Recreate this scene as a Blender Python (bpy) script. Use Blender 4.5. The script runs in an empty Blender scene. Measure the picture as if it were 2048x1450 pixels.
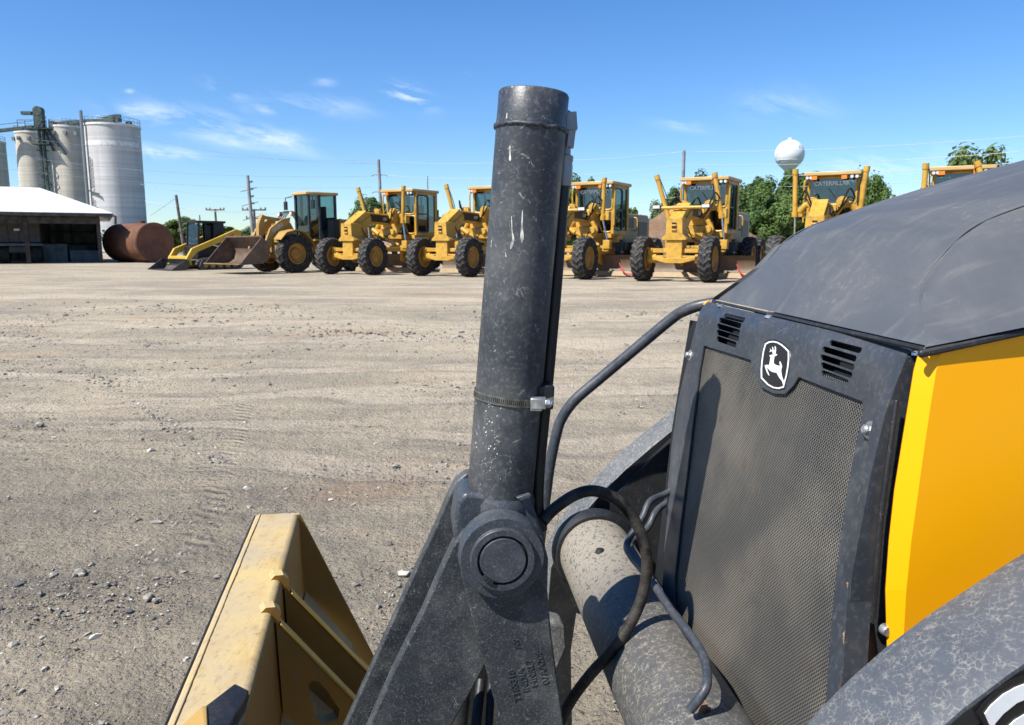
import bpy, bmesh, math, random
from mathutils import Vector, Matrix, noise, geometry
random.seed(7)
R = math.radians
sc = bpy.context.scene
# ------------------------------------------------------------------ camera
TH = math.atan(235/1538)
CAMH = 1.5
cam = bpy.data.cameras.new('camera'); camo = bpy.data.objects.new('camera', cam)
sc.collection.objects.link(camo); sc.camera = camo
camo.location = (0, 0, CAMH); camo.rotation_euler = (math.pi/2-TH, 0, 0)
cam.sensor_width = 36; cam.lens = 36*1538/2048
cam.clip_start = 0.05; cam.clip_end = 6000
cam.dof.use_dof = True; cam.dof.focus_distance = 1.3; cam.dof.aperture_fstop = 20
# ------------------------------------------------------------------ sky and sun
SUN_EL = R(52); SUN_DIR = Vector((-.82*math.cos(SUN_EL), -.57*math.cos(SUN_EL), math.sin(SUN_EL))).normalized()
w = bpy.data.worlds.new('World'); sc.world = w; w.use_nodes = True
nt = w.node_tree; N = nt.nodes; LK = nt.links
for n in list(N): N.remove(n)
out = N.new('ShaderNodeOutputWorld'); bg = N.new('ShaderNodeBackground')
sky = N.new('ShaderNodeTexSky'); sky.sky_type = 'NISHITA'; sky.sun_disc = False
sky.sun_elevation = SUN_EL; sky.sun_rotation = math.atan2(SUN_DIR.x, SUN_DIR.y)
sky.air_density = 1.0; sky.dust_density = 0.0; sky.ozone_density = 1.6; sky.altitude = 200
bg.inputs['Strength'].default_value = 0.086
def wn(t, **k):
    n = N.new(t)
    for a, b in k.items(): setattr(n, a, b)
    return n
tc = wn('ShaderNodeTexCoord'); sep = wn('ShaderNodeSeparateXYZ'); LK.new(tc.outputs['Generated'], sep.inputs[0])
def wm(op, a, b=None, c=None):
    n = wn('ShaderNodeMath', operation=op)
    for i, v in enumerate((a, b, c)):
        if v is None: continue
        if isinstance(v, (int, float)): n.inputs[i].default_value = v
        else: LK.new(v, n.inputs[i])
    return n.outputs[0]
az = wm('DIVIDE', sep.outputs[0], wm('MAXIMUM', sep.outputs[1], 0.05))      # tan of azimuth
el = wm('DIVIDE', sep.outputs[2], wm('MAXIMUM', sep.outputs[1], 0.05))      # tan of elevation
comb = wn('ShaderNodeCombineXYZ'); LK.new(wm('MULTIPLY', az, 1.0), comb.inputs[0]); LK.new(wm('MULTIPLY', wm('ADD', el, wm('MULTIPLY', az, .22)), 3.2), comb.inputs[1])
nz = wn('ShaderNodeTexNoise'); nz.inputs['Scale'].default_value = 9; nz.inputs['Detail'].default_value = 9; nz.inputs['Roughness'].default_value = .62; nz.inputs['Distortion'].default_value = .4
LK.new(comb.outputs[0], nz.inputs['Vector'])
def blob(px, py, sx, sy, k, slope=0):     # a patch of cloud at a direction of the sky
    a0 = (px-1024)/1538; e0 = (490-py)/1538
    dx = wm('SUBTRACT', az, a0)
    dy = wm('SUBTRACT', wm('SUBTRACT', el, e0), wm('MULTIPLY', dx, -slope))
    q = wm('ADD', wm('POWER', wm('ABSOLUTE', wm('DIVIDE', dx, sx/1538)), 2), wm('POWER', wm('ABSOLUTE', wm('DIVIDE', dy, sy/1538)), 2))
    return wm('MULTIPLY', wm('EXPONENT', wm('MULTIPLY', q, -1.0)), k)
tot = None
for b in [(330, 240, 75, 18, .75, .12), (420, 252, 90, 22, .85, .2), (550, 282, 70, 16, 1.05, .16), (500, 290, 120, 18, .6, .15),
          (335, 312, 75, 12, .9, .08), (828, 208, 34, 16, 2.2, .3), (480, 196, 40, 14, .6, .3), (640, 222, 90, 16, .55, .1),
          (560, 232, 60, 10, .55, 0), (1550, 225, 90, 30, .28, .1), (1350, 262, 50, 12, .4, .1), (290, 198, 9, 4, .5, 0),
          (1760, 330, 160, 22, .5, -.1), (665, 182, 20, 8, .45, 0), (980, 170, 30, 6, .5, .1)]:
    o = blob(*b); tot = o if tot is None else wm('MAXIMUM', tot, o)
fac = wm('MULTIPLY', tot, wm('MULTIPLY', wm('SUBTRACT', nz.outputs[0], .44), 3.6))
fac = wm('MINIMUM', wm('MAXIMUM', fac, 0.0), .42)
front = wm('GREATER_THAN', sep.outputs[1], 0.1); fac = wm('MULTIPLY', fac, front)
mixc = wn('ShaderNodeMix', data_type='RGBA'); mixc.inputs[7].default_value = (8.6, 9.2, 10.0, 1)
LK.new(fac, mixc.inputs[0])
hs = wn('ShaderNodeHueSaturation'); hs.inputs['Saturation'].default_value = 1.28; hs.inputs['Value'].default_value = 1.0
tint = wn('ShaderNodeMix', data_type='RGBA', blend_type='MULTIPLY'); tint.inputs[0].default_value = 1; 
hmix = wn('ShaderNodeMix', data_type='RGBA'); hmix.inputs[6].default_value = (.70, .86, 1.10, 1); hmix.inputs[7].default_value = (.84, .95, 1.16, 1)
LK.new(wm('MINIMUM', wm('MAXIMUM', wm('MULTIPLY', sep.outputs[2], 4.0), 0.0), 1.0), hmix.inputs[0]); LK.new(hmix.outputs[2], tint.inputs[7])
LK.new(sky.outputs[0], hs.inputs['Color']); LK.new(hs.outputs[0], tint.inputs[6]); LK.new(tint.outputs[2], mixc.inputs[6])
LK.new(mixc.outputs[2], bg.inputs['Color']); LK.new(bg.outputs[0], out.inputs['Surface'])
sd = bpy.data.lights.new('sun', 'SUN'); sd.energy = 4.8; sd.angle = R(.53); sd.color = (1, .96, .89)
so = bpy.data.objects.new('sun', sd); sc.collection.objects.link(so); so.rotation_euler = SUN_DIR.to_track_quat('Z', 'Y').to_euler(); so.location = (0, 0, 50)
sc.view_settings.view_transform = 'Standard'; sc.view_settings.look = 'None'; sc.view_settings.exposure = 0.75; sc.view_settings.gamma = 1
sc.render.engine = 'CYCLES'

# ------------------------------------------------------------------ geometry of view (to measure where things stand)
CV = Vector((0, 0, CAMH)); FV = Vector((0, math.cos(TH), -math.sin(TH))); UV = Vector((0, math.sin(TH), math.cos(TH))); XV = Vector((1, 0, 0))
AL = R(7); MF = Vector((-math.cos(AL), -math.sin(AL), 0)); ML = Vector((-math.sin(AL), math.cos(AL), 0)); MZ = Vector((0, 0, 1))
def ray(x, y): return XV*((x-1024)/1538) - UV*((y-725)/1538) + FV
def on_y(x, y, Y): r = ray(x, y); return CV + r*(Y/r.y)
def on_z(x, y, z): r = ray(x, y); return CV + r*((z-CAMH)/r.z)
def on_l(x, y, l): r = ray(x, y); return CV + r*(l/r.dot(ML))
def on_f(x, y, f): r = ray(x, y); return CV + r*(f/r.dot(MF))
def on_p(x, y, p, n): r = ray(x, y); return CV + r*((p-CV).dot(n)/r.dot(n))
def mp(f, l, z): return MF*f + ML*l + MZ*z
def sm(t): t = max(0, min(1, t)); return t*t*(3-2*t)
def gz(x, y):
    r = y
    return .4*sm((r-4)/18)
def on_ground(x, y, z=.4): return on_z(x, y, z)

# ------------------------------------------------------------------ mesh builder
class MB:
    def __init__(s): s.v = []; s.f = []; s.X = None
    def add(s, vs, fs):
        o = len(s.v)
        if s.X is not None: vs = [s.X @ Vector(v) for v in vs]
        s.v += [tuple(v) for v in vs]; s.f += [tuple(i+o for i in f) for f in fs]; return s
    def box(s, c, d, rot=None, taper=(1, 1)):
        x, y, z = d[0]/2, d[1]/2, d[2]/2; tx, ty = taper
        vs = [Vector(p) for p in ((-x, -y, -z), (x, -y, -z), (x, y, -z), (-x, y, -z), (-x*tx, -y*ty, z), (x*tx, -y*ty, z), (x*tx, y*ty, z), (-x*tx, y*ty, z))]
        if rot: 
            m = Matrix.Rotation(R(rot[2]), 3, 'Z') @ Matrix.Rotation(R(rot[1]), 3, 'Y') @ Matrix.Rotation(R(rot[0]), 3, 'X'); vs = [m @ v for v in vs]
        s.add([v+Vector(c) for v in vs], [(0, 3, 2, 1), (4, 5, 6, 7), (0, 1, 5, 4), (1, 2, 6, 5), (2, 3, 7, 6), (3, 0, 4, 7)])
        return s
    def beam(s, a, b, wd, h, up=(0, 0, 1)):
        a = Vector(a); b = Vector(b); d = (b-a).normalized(); sd_ = d.cross(Vector(up)).normalized(); u = sd_.cross(d)
        vs = []
        for p in (a, b):
            for i, j in ((-1, -1), (1, -1), (1, 1), (-1, 1)): vs.append(p+sd_*i*wd/2+u*j*h/2)
        s.add(vs, [(0, 1, 2, 3)[::-1], (4, 5, 6, 7), (0, 1, 5, 4), (1, 2, 6, 5), (2, 3, 7, 6), (3, 0, 4, 7)]); return s
    def cyl(s, a, b, r0, r1=None, n=20, caps=True):
        r1 = r0 if r1 is None else r1; a = Vector(a); b = Vector(b); d = (b-a).normalized()
        q = Vector((0, 0, 1)) if abs(d.z) < .9 else Vector((1, 0, 0)); e = d.cross(q).normalized(); g = d.cross(e)
        vs = []
        for p, r in ((a, r0), (b, r1)):
            for i in range(n): t = 2*math.pi*i/n; vs.append(p+(e*math.cos(t)+g*math.sin(t))*r)
        fs = [(i, i+n, (i+1) % n+n, (i+1) % n) for i in range(n)]
        if caps: fs += [tuple(range(n)), tuple(range(2*n-1, n-1, -1))]
        s.add(vs, fs); return s
    def tube(s, pts, r, n=10, smooth=0, rs=None, closed=False):
        P = [Vector(p) for p in pts]
        if smooth:
            Q = []; m = len(P)
            for i in range(m-1):
                p0 = P[max(i-1, 0)]; p1 = P[i]; p2 = P[i+1]; p3 = P[min(i+2, m-1)]
                for k in range(smooth):
                    t = k/smooth; Q.append(.5*((2*p1)+(p2-p0)*t+(2*p0-5*p1+4*p2-p3)*t*t+(3*p1-p0-3*p2+p3)*t**3))
            Q.append(P[-1]); P = Q
        m = len(P); vs = []; prev = None
        for i, p in enumerate(P):
            d = (P[min(i+1, m-1)]-P[max(i-1, 0)]).normalized()
            if prev is None:
                q = Vector((0, 0, 1)) if abs(d.z) < .9 else Vector((1, 0, 0)); e = d.cross(q).normalized()
            else: e = (prev-d*prev.dot(d)).normalized()
            prev = e; g = d.cross(e); rr = rs(i/(m-1)) if rs else r
            for k in range(n): t = 2*math.pi*k/n; vs.append(p+(e*math.cos(t)+g*math.sin(t))*rr)
        fs = [(i*n+k, i*n+(k+1) % n, (i+1)*n+(k+1) % n, (i+1)*n+k) for i in range(m-1) for k in range(n)]
        fs += [tuple(range(n))[::-1], tuple(range((m-1)*n, m*n))]
        s.add(vs, fs); return s
    def prism(s, poly, off):           # planar polygon of points pushed along a vector
        n = len(poly); off = Vector(off); vs = [Vector(p) for p in poly]+[Vector(p)+off for p in poly]
        tri = geometry.tessellate_polygon([[Vector(p) for p in poly]])
        fs = [tuple(t) for t in tri]+[tuple(i+n for i in t[::-1]) for t in tri]+[(i, (i+1) % n, (i+1) % n+n, i+n) for i in range(n)]
        s.add(vs, fs); return s
    def prism_x(s, yz, x0, x1): return s.prism([(x0, a, b) for a, b in yz], (x1-x0, 0, 0))
    def prism_y(s, xz, y0, y1): return s.prism([(a, y0, b) for a, b in xz], (0, y1-y0, 0))
    def prism_z(s, xy, z0, z1): return s.prism([(a, b, z0) for a, b in xy], (0, 0, z1-z0))
    def lathe(s, prof, c, ax, n=32, closed=False):   # prof (radius, along)
        c = Vector(c); d = Vector(ax).normalized(); q = Vector((0, 0, 1)) if abs(d.z) < .9 else Vector((1, 0, 0)); e = d.cross(q).normalized(); g = d.cross(e)
        vs = []
        for r, h in prof:
            for i in range(n): t = 2*math.pi*i/n; vs.append(c+d*h+(e*math.cos(t)+g*math.sin(t))*r)
        m = len(prof); fs = [(j*n+i, j*n+(i+1) % n, (j+1)*n+(i+1) % n, (j+1)*n+i) for j in range(m-1) for i in range(n)]
        if closed: fs += [((m-1)*n+i, (m-1)*n+(i+1) % n, (i+1) % n, i) for i in range(n)]
        s.add(vs, fs); return s
    def sheet(s, rows, th=None, n=None):   # grid of points; optional thickness along n
        h = len(rows); k = len(rows[0]); vs = [Vector(p) for r in rows for p in r]
        fs = [(i*k+j, i*k+j+1, (i+1)*k+j+1, (i+1)*k+j) for i in range(h-1) for j in range(k-1)]
        if th:
            n = Vector(n)*th; q = len(vs); vs += [v+n for v in vs]; fs += [tuple(a+q for a in f[::-1]) for f in fs]
            rim = [i for i in range(k)]+[i*k+k-1 for i in range(1, h)]+[(h-1)*k+j for j in range(k-2, -1, -1)]+[i*k for i in range(h-2, 0, -1)]
            fs += [(rim[i], rim[(i+1) % len(rim)], rim[(i+1) % len(rim)]+q, rim[i]+q) for i in range(len(rim))]
        s.add(vs, fs); return s
    def mesh(s, me, M=None):
        vs = [v.co.copy() for v in me.vertices]
        if M is not None: vs = [M @ v for v in vs]
        s.add(vs, [tuple(p.vertices) for p in me.polygons]); return s
    def build(s, name, mat, parent=None, bevel=0, ang=32, seg=2, mats=None, mi=None, fixn=True):
        me = bpy.data.meshes.new(name); me.from_pydata(s.v, [], s.f); me.validate()
        if fixn:
            b = bmesh.new(); b.from_mesh(me); bmesh.ops.recalc_face_normals(b, faces=b.faces); b.to_mesh(me); b.free()
        for p in me.polygons: p.use_smooth = True
        me.set_sharp_from_angle(angle=R(ang))
        for m_ in (mats or [mat]): me.materials.append(m_)
        o = bpy.data.objects.new(name, me); sc.collection.objects.link(o)
        if parent is not None: o.parent = parent
        if bevel:
            bv = o.modifiers.new('bevel', 'BEVEL'); bv.width = bevel; bv.segments = seg; bv.limit_method = 'ANGLE'; bv.angle_limit = R(ang); bv.harden_normals = False
        return o
def tag(o, label=None, cat=None, group=None, kind=None):
    for k, v in (('label', label), ('category', cat), ('group', group), ('kind', kind)):
        if v: o[k] = v
    return o
def empty(name, loc=(0, 0, 0), rz=0, **k):
    o = bpy.data.objects.new(name, None); sc.collection.objects.link(o); o.location = loc; o.rotation_euler.z = rz; o.empty_display_size = .1
    return tag(o, **k)
def kids(o): return [c for c in bpy.data.objects if c.parent == o]
def copy_tree(o, parent=None):
    c = o.copy(); sc.collection.objects.link(c); c.parent = parent
    for ch in kids(o): copy_tree(ch, c)
    return c
def text_mesh(txt, size, depth=0.0, shear=0, spacing=1.0, bold=0.0):
    cu = bpy.data.curves.new('txt', 'FONT'); cu.body = txt; cu.size = size; cu.extrude = depth; cu.align_x = 'CENTER'; cu.align_y = 'CENTER'; cu.shear = shear; cu.space_character = spacing; cu.offset = bold
    o = bpy.data.objects.new('txt', cu); sc.collection.objects.link(o); bpy.context.view_layer.update()
    me = bpy.data.meshes.new_from_object(o.evaluated_get(bpy.context.evaluated_depsgraph_get())); bpy.data.objects.remove(o); return me
def fill_mesh(loops, depth):        # 2D loops (outer and holes) to a plate with real openings
    cu = bpy.data.curves.new('c', 'CURVE'); cu.dimensions = '2D'; cu.fill_mode = 'BOTH'; cu.extrude = depth/2
    for lp in loops:
        sp = cu.splines.new('POLY'); sp.points.add(len(lp)-1); sp.use_cyclic_u = True
        for p, q in zip(sp.points, lp): p.co = (q[0], q[1], 0, 1)
    o = bpy.data.objects.new('c', cu); sc.collection.objects.link(o); bpy.context.view_layer.update()
    me = bpy.data.meshes.new_from_object(o.evaluated_get(bpy.context.evaluated_depsgraph_get())); bpy.data.objects.remove(o); return me

# ------------------------------------------------------------------ materials
class Mt:
    def __init__(s, name, col=(.5, .5, .5), rough=.5, metal=0, spec=.5, coat=0):
        s.m = bpy.data.materials.new(name); s.m.use_nodes = True; s.nt = s.m.node_tree; s.N = s.nt.nodes; s.L = s.nt.links
        s.b = s.N['Principled BSDF']; s.b.inputs['Base Color'].default_value = (*col, 1); s.b.inputs['Roughness'].default_value = rough
        s.b.inputs['Metallic'].default_value = metal; s.b.inputs['Specular IOR Level'].default_value = spec; s.b.inputs['Coat Weight'].default_value = coat
        s.tc = s.N.new('ShaderNodeTexCoord'); s.vec = s.tc.outputs['Object']
    def n(s, t, **k):
        o = s.N.new(t)
        for a, b in k.items(): setattr(o, a, b)
        return o
    def put(s, n, i, v):
        if isinstance(v, (int, float)): n.inputs[i].default_value = v
        elif isinstance(v, tuple): n.inputs[i].default_value = v if len(v) != 3 or n.inputs[i].type != 'RGBA' else (*v, 1)
        else: s.L.new(v, n.inputs[i])
    def mp(s, scale=(1, 1, 1), rot=(0, 0, 0), vec=None):
        o = s.n('ShaderNodeMapping'); o.inputs['Scale'].default_value = scale; o.inputs['Rotation'].default_value = rot; s.L.new(vec or s.vec, o.inputs[0]); return o.outputs[0]
    def noise(s, scale, detail=4, rough=.55, dist=0, vec=None):
        o = s.n('ShaderNodeTexNoise'); s.L.new(vec or s.vec, o.inputs['Vector'])
        for k, v in (('Scale', scale), ('Detail', detail), ('Roughness', rough), ('Distortion', dist)): o.inputs[k].default_value = v
        return o.outputs[0]
    def warp(s, amt, scale, vec=None):
        o = s.n('ShaderNodeTexNoise'); s.L.new(vec or s.vec, o.inputs['Vector']); o.inputs['Scale'].default_value = scale; o.inputs['Detail'].default_value = 3
        a = s.n('ShaderNodeVectorMath', operation='SUBTRACT'); s.L.new(o.outputs[1], a.inputs[0]); a.inputs[1].default_value = (.5, .5, .5)
        b = s.n('ShaderNodeVectorMath', operation='SCALE'); s.L.new(a.outputs[0], b.inputs[0]); b.inputs['Scale'].default_value = amt
        c = s.n('ShaderNodeVectorMath', operation='ADD'); s.L.new(vec or s.vec, c.inputs[0]); s.L.new(b.outputs[0], c.inputs[1]); return c.outputs[0]
    def vor(s, scale, feat='F1', vec=None, out=0, rnd=1):
        o = s.n('ShaderNodeTexVoronoi', feature=feat); s.L.new(vec or s.vec, o.inputs['Vector']); o.inputs['Scale'].default_value = scale; o.inputs['Randomness'].default_value = rnd; return o.outputs[out]
    def ramp(s, v, a, b, c=0.0, d=1.0):
        o = s.n('ShaderNodeMapRange'); o.interpolation_type = 'SMOOTHSTEP'; s.put(o, 0, v); s.put(o, 1, a); s.put(o, 2, b); s.put(o, 3, c); s.put(o, 4, d); return o.outputs[0]
    def math(s, op, a, b=0.0, c=0.0):
        o = s.n('ShaderNodeMath', operation=op); s.put(o, 0, a); s.put(o, 1, b); s.put(o, 2, c); return o.outputs[0]
    def mix(s, f, a, b):
        o = s.n('ShaderNodeMix', data_type='RGBA'); s.put(o, 0, f); s.put(o, 6, (*a, 1) if isinstance(a, tuple) and len(a) == 3 else a); s.put(o, 7, (*b, 1) if isinstance(b, tuple) and len(b) == 3 else b); return o.outputs[2]
    def col(s, c): s.put(s.b, 'Base Color', c); return s
    def set(s, k, v): s.put(s.b, k, v); return s
    def bump(s, h, strength=.3, dist=.01):
        o = s.n('ShaderNodeBump'); o.inputs['Strength'].default_value = strength; o.inputs['Distance'].default_value = dist; s.L.new(h, o.inputs['Height'])
        s.L.new(o.outputs[0], s.b.inputs['Normal']); return s
M = {}
def simple(k, col, rough=.5, metal=0, var=.15, scale=8, spec=.5, bump=0):
    m = Mt(k, col, rough, metal, spec); a = m.noise(scale, 5); c2 = tuple(c*(1-var*2) for c in col); c1 = tuple(min(1, c*(1+var)) for c in col)
    m.col(m.mix(m.ramp(a, .3, .7), c2, c1))
    if bump: m.bump(m.noise(scale*8, 3), bump, .01)
    M[k] = m.m; return m
def steel(k, base, dust=(.22, .2, .17), dustamt=.35, scr=1.0, rough=.42, scale=1.0, bumpy=.15):
    m = Mt(k, base, rough, 0, .5)
    v = m.warp(.02, 30*scale)
    e1 = m.ramp(m.vor(38*scale, 'DISTANCE_TO_EDGE', m.mp((1, 1, .35), (.5, .3, .2), v)), 0.0, .022, 1, 0)
    e2 = m.ramp(m.vor(55*scale, 'DISTANCE_TO_EDGE', m.mp((.4, 1, 1), (.2, .9, .6), v)), 0.0, .02, 1, 0)
    brk = m.ramp(m.noise(60*scale, 3), .55, .68)
    s_ = m.math('MULTIPLY', m.math('MAXIMUM', e1, e2), m.math('MULTIPLY', brk, .55*scr))
    pat = m.ramp(m.noise(7*scale, 8, .68), .42, .75)
    fine = m.ramp(m.noise(160*scale, 3, .6), .48, .72)
    d = m.math('MULTIPLY', m.math('ADD', m.math('MULTIPLY', pat, .6), m.math('MULTIPLY', fine, .45)), dustamt)
    spk = m.ramp(m.noise(260*scale, 1), .76, .8)
    c = m.mix(m.noise(3*scale, 4), tuple(b*.7 for b in base), tuple(b*1.25 for b in base))
    c = m.mix(d, c, dust); c = m.mix(s_, c, (.34, .33, .3)); c = m.mix(m.math('MULTIPLY', spk, .6*scr), c, (.5, .49, .45))
    m.col(c); m.set('Roughness', m.ramp(m.noise(20*scale, 5), .3, .7, rough-.08, rough+.2))
    m.bump(m.noise(220*scale, 4), bumpy, .002); M[k] = m.m; return m
steel('tube_paint', (.030, .034, .041), (.20, .195, .18), .65, 1.5, .38, 1.0)
steel('link_paint', (.025, .029, .033), (.19, .19, .175), .65, 1.2, .5, 1.7, .4)
steel('pivot_paint', (.034, .042, .052), (.21, .21, .205), .5, .6, .42, 1.5)
steel('frame_paint', (.032, .038, .047), (.18, .175, .165), .4, .3, .38, .7, .05)
steel('dark_part', (.012, .013, .015), (.09, .085, .075), .3, .3, .5, .8, .1)
# hood plastic: grey sheen with dust smears
m = Mt('hood_plastic', (.05, .055, .065), .5, 0, .45)
sme = m.noise(5, 8, .7, 1.2, m.mp((1, .35, 1), (0, 0, .3)))
fl = m.ramp(m.noise(90, 4, .7), .52, .75)
streak = m.ramp(m.noise(14, 6, .6, .3, m.mp((.35, 2.2, 1))), .5, .78)
c = m.mix(m.ramp(sme, .35, .72), (.074, .080, .087), (.100, .104, .108)); c = m.mix(m.math('MULTIPLY', streak, .28), c, (.25, .24, .21))
c = m.mix(m.math('MULTIPLY', m.math('MULTIPLY', fl, m.ramp(sme, .45, .62)), .5), c, (.24, .22, .18)); m.col(c)
m.set('Roughness', m.ramp(sme, .3, .7, .48, .6)); m.bump(m.noise(300, 2), .06, .001); M['hood'] = m.m
# dusty crackled surface (dried splashes)
def dusty(k, base, tan, scale, amt=1.0, spots=0):
    m = Mt(k, base, .6, 0, .35)
    v = m.warp(.022, 55); e = m.vor(scale, 'DISTANCE_TO_EDGE', v); e2 = m.vor(scale*1.9, 'DISTANCE_TO_EDGE', m.warp(.01, 90))
    big = m.noise(5, 4)
    thn = m.ramp(m.noise(scale*.9, 4, .7), .35, .72, .02, .22)
    cr = m.math('MAXIMUM', m.ramp(m.math('DIVIDE', e, thn), .25, 1.0, 1, 0), m.math('MULTIPLY', m.ramp(m.math('DIVIDE', e2, thn), .2, .8, 1, 0), .5))
    brk = m.ramp(m.noise(scale*.6, 4, .7), .38, .62)
    f = m.math('MULTIPLY', m.math('MULTIPLY', cr, brk), amt)
    f = m.math('ADD', f, m.math('MULTIPLY', m.ramp(big, .35, .75), .25*amt))
    if spots:
        nrm = m.n('ShaderNodeNewGeometry'); sp = m.n('ShaderNodeSeparateXYZ'); m.L.new(m.tc.outputs['Object'], sp.inputs[0])
        yb = m.ramp(sp.outputs[1], .02, .42, 0, 1)
        full = m.math('MULTIPLY', m.math('SUBTRACT', 1.0, m.ramp(m.noise(130, 2, .5, 1), .56, .62)), yb)
        f = m.math('MAXIMUM', f, m.math('MULTIPLY', full, .85))
    c = m.mix(f, m.mix(m.noise(30, 4), tuple(b*.7 for b in base), tuple(b*1.3 for b in base)), tan)
    m.col(c); m.bump(m.noise(200, 3), .15, .002); M[k] = m.m
dusty('dusty_pipe', (.052, .056, .062), (.31, .27, .205), 125, .6, 1)
dusty('dusty_arm', (.062, .071, .086), (.25, .24, .21), 125, .6)
dusty('dusty_far_arm', (.08, .085, .09), (.30, .285, .25), 170, .9)
m = Mt('yellow_panel', (.9, .40, .002), .38, 0, .3); m.col(m.mix(m.noise(1.5, 3), (.90, .41, .001), (1.0, .47, .001))); sc_ = m.ramp(m.noise(45, 6, .75), .70, .74); sm_ = m.ramp(m.noise(4, 6, .7, .6), .5, .8); c = m.mix(m.math('MULTIPLY', sm_, .10), m.mix(m.noise(1.5, 3), (.90, .375, .001), (1.0, .43, .001)), (.6, .40, .15)); c = m.mix(m.math('MULTIPLY', sc_, .35), c, (.25, .13, .03)); m.col(c); M['yellow_panel'] = m.m
# bucket paint: worn yellow under dust
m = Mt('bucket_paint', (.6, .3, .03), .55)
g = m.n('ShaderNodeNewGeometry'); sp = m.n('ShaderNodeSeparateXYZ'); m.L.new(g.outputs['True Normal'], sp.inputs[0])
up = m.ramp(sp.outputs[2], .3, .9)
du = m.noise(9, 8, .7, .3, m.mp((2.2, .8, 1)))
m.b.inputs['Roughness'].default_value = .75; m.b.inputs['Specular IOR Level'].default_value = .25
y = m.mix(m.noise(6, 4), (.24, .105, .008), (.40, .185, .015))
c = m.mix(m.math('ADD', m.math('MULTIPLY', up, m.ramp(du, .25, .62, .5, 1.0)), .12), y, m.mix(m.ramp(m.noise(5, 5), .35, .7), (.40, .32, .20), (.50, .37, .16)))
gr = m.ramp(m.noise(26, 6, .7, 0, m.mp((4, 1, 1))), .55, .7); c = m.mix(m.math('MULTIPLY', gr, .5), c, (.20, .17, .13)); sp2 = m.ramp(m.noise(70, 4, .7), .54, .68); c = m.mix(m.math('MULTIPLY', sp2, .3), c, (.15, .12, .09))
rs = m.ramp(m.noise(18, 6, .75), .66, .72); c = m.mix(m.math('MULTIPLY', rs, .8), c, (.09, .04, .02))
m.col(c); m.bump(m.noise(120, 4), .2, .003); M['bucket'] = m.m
simple('rust_edge', (.26, .16, .10), .8, 0, .4, 40, .2, .4)
simple('white_decal', (.75, .75, .73), .4, 0, .05, 20)
simple('black_decal', (.008, .008, .009), .35, 0, .1, 20)
simple('drip_white', (.55, .54, .47), .7, 0, .3, 90)
simple('zinc', (.55, .56, .55), .35, .8, .2, 60)
simple('band_steel', (.32, .30, .26), .38, .9, .25, 80)
simple('chrome', (.6, .6, .6), .12, 1, .1, 10)
simple('rubber_hose', (.03, .026, .021), .6, 0, .5, 30, .4, .2)
simple('black_rubber', (.008, .009, .009), .5, 0, .2, 30)
simple('core', (.006, .007, .008), .7, 0, .2, 30)
# perforated screen: real gaps as transparent dots
m = Mt('perforated_sheet', (.2, .2, .2), .38, .3)
s3 = m.n('ShaderNodeSeparateXYZ'); m.L.new(m.tc.outputs['Object'], s3.inputs[0])
PI_ = 2*math.pi/.0058
su = m.math('SINE', m.math('MULTIPLY', s3.outputs[1], PI_)); sv = m.math('SINE', m.math('MULTIPLY', s3.outputs[2], PI_*.92))
hole = m.ramp(m.math('MULTIPLY', su, sv), .16, .42)
du = m.ramp(m.noise(5, 5, .6, 0, m.mp((1, 1, 1))), .38, .68)
c = m.mix(du, (.27, .26, .235), (.45, .41, .34)); c = m.mix(m.math('MULTIPLY', m.ramp(m.noise(13, 4, .7), .62, .74), .5), c, (.34, .17, .11))
m.col(c); tr = m.n('ShaderNodeBsdfTransparent'); mx = m.n('ShaderNodeMixShader'); m.L.new(hole, mx.inputs[0]); m.L.new(m.b.outputs[0], mx.inputs[1]); m.L.new(tr.outputs[0], mx.inputs[2])
m.bump(m.math('MULTIPLY', su, sv), .5, .002)
m.L.new(mx.outputs[0], m.N['Material Output'].inputs['Surface']); M['screen'] = m.m
# far machines
def machine(k, a, b, dirt=(.2, .15, .09), damt=.3, rough=.45):
    a = tuple(x*.80 for x in a); b = tuple(x*.80 for x in b)
    m = Mt(k, a, rough); c = m.mix(m.ramp(m.noise(2.2, 6, .6), .3, .7), a, b)
    c = m.mix(m.math('MULTIPLY', m.ramp(m.noise(5, 6, .7), .45, .75), damt), c, dirt); m.col(c); M[k] = m.m
machine('grader_yellow', (.60, .325, .03), (.74, .43, .06), (.17, .10, .045), .65)
machine('grader_hood', (.40, .23, .05), (.48, .29, .08), (.22, .16, .09), .5)
machine('rim_paint', (.42, .22, .04), (.52, .29, .06), (.16, .10, .06), .5)
machine('loader_yellow', (.46, .265, .055), (.54, .33, .08), (.2, .15, .09), .4)
machine('skid_yellow', (.70, .42, .03), (.78, .5, .05), (.3, .2, .08), .2)
machine('blade_steel', (.13, .085, .05), (.20, .13, .075), (.07, .05, .04), .5, .6)
machine('bucket_steel', (.10, .065, .045), (.17, .11, .075), (.30, .19, .10), .5, .6)
machine('skid_bucket', (.05, .045, .04), (.09, .08, .07), (.2, .18, .15), .4, .6)
machine('cut_edge', (.42, .30, .14), (.30, .2, .1), (.2, .15, .1), .4, .6)
machine('roof_tan', (.60, .40, .14), (.68, .48, .20), (.35, .25, .14), .4)
simple('tyre', (.045, .043, .040), .85, 0, .35, 12, .2, .3)
simple('tyre_lug', (.085, .080, .073), .85, 0, .3, 12, .2)
simple('black_paint', (.012, .012, .013), .45, 0, .2, 10)
simple('dark_frame', (.03, .045, .055), .5, 0, .2, 10)
simple('grey_metal', (.25, .26, .27), .4, .4, .2, 10)
simple('amber', (.75, .22, .02), .25, 0, .1, 10)
simple('lamp_glass', (.6, .6, .58), .15, 0, .1, 10)
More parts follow.
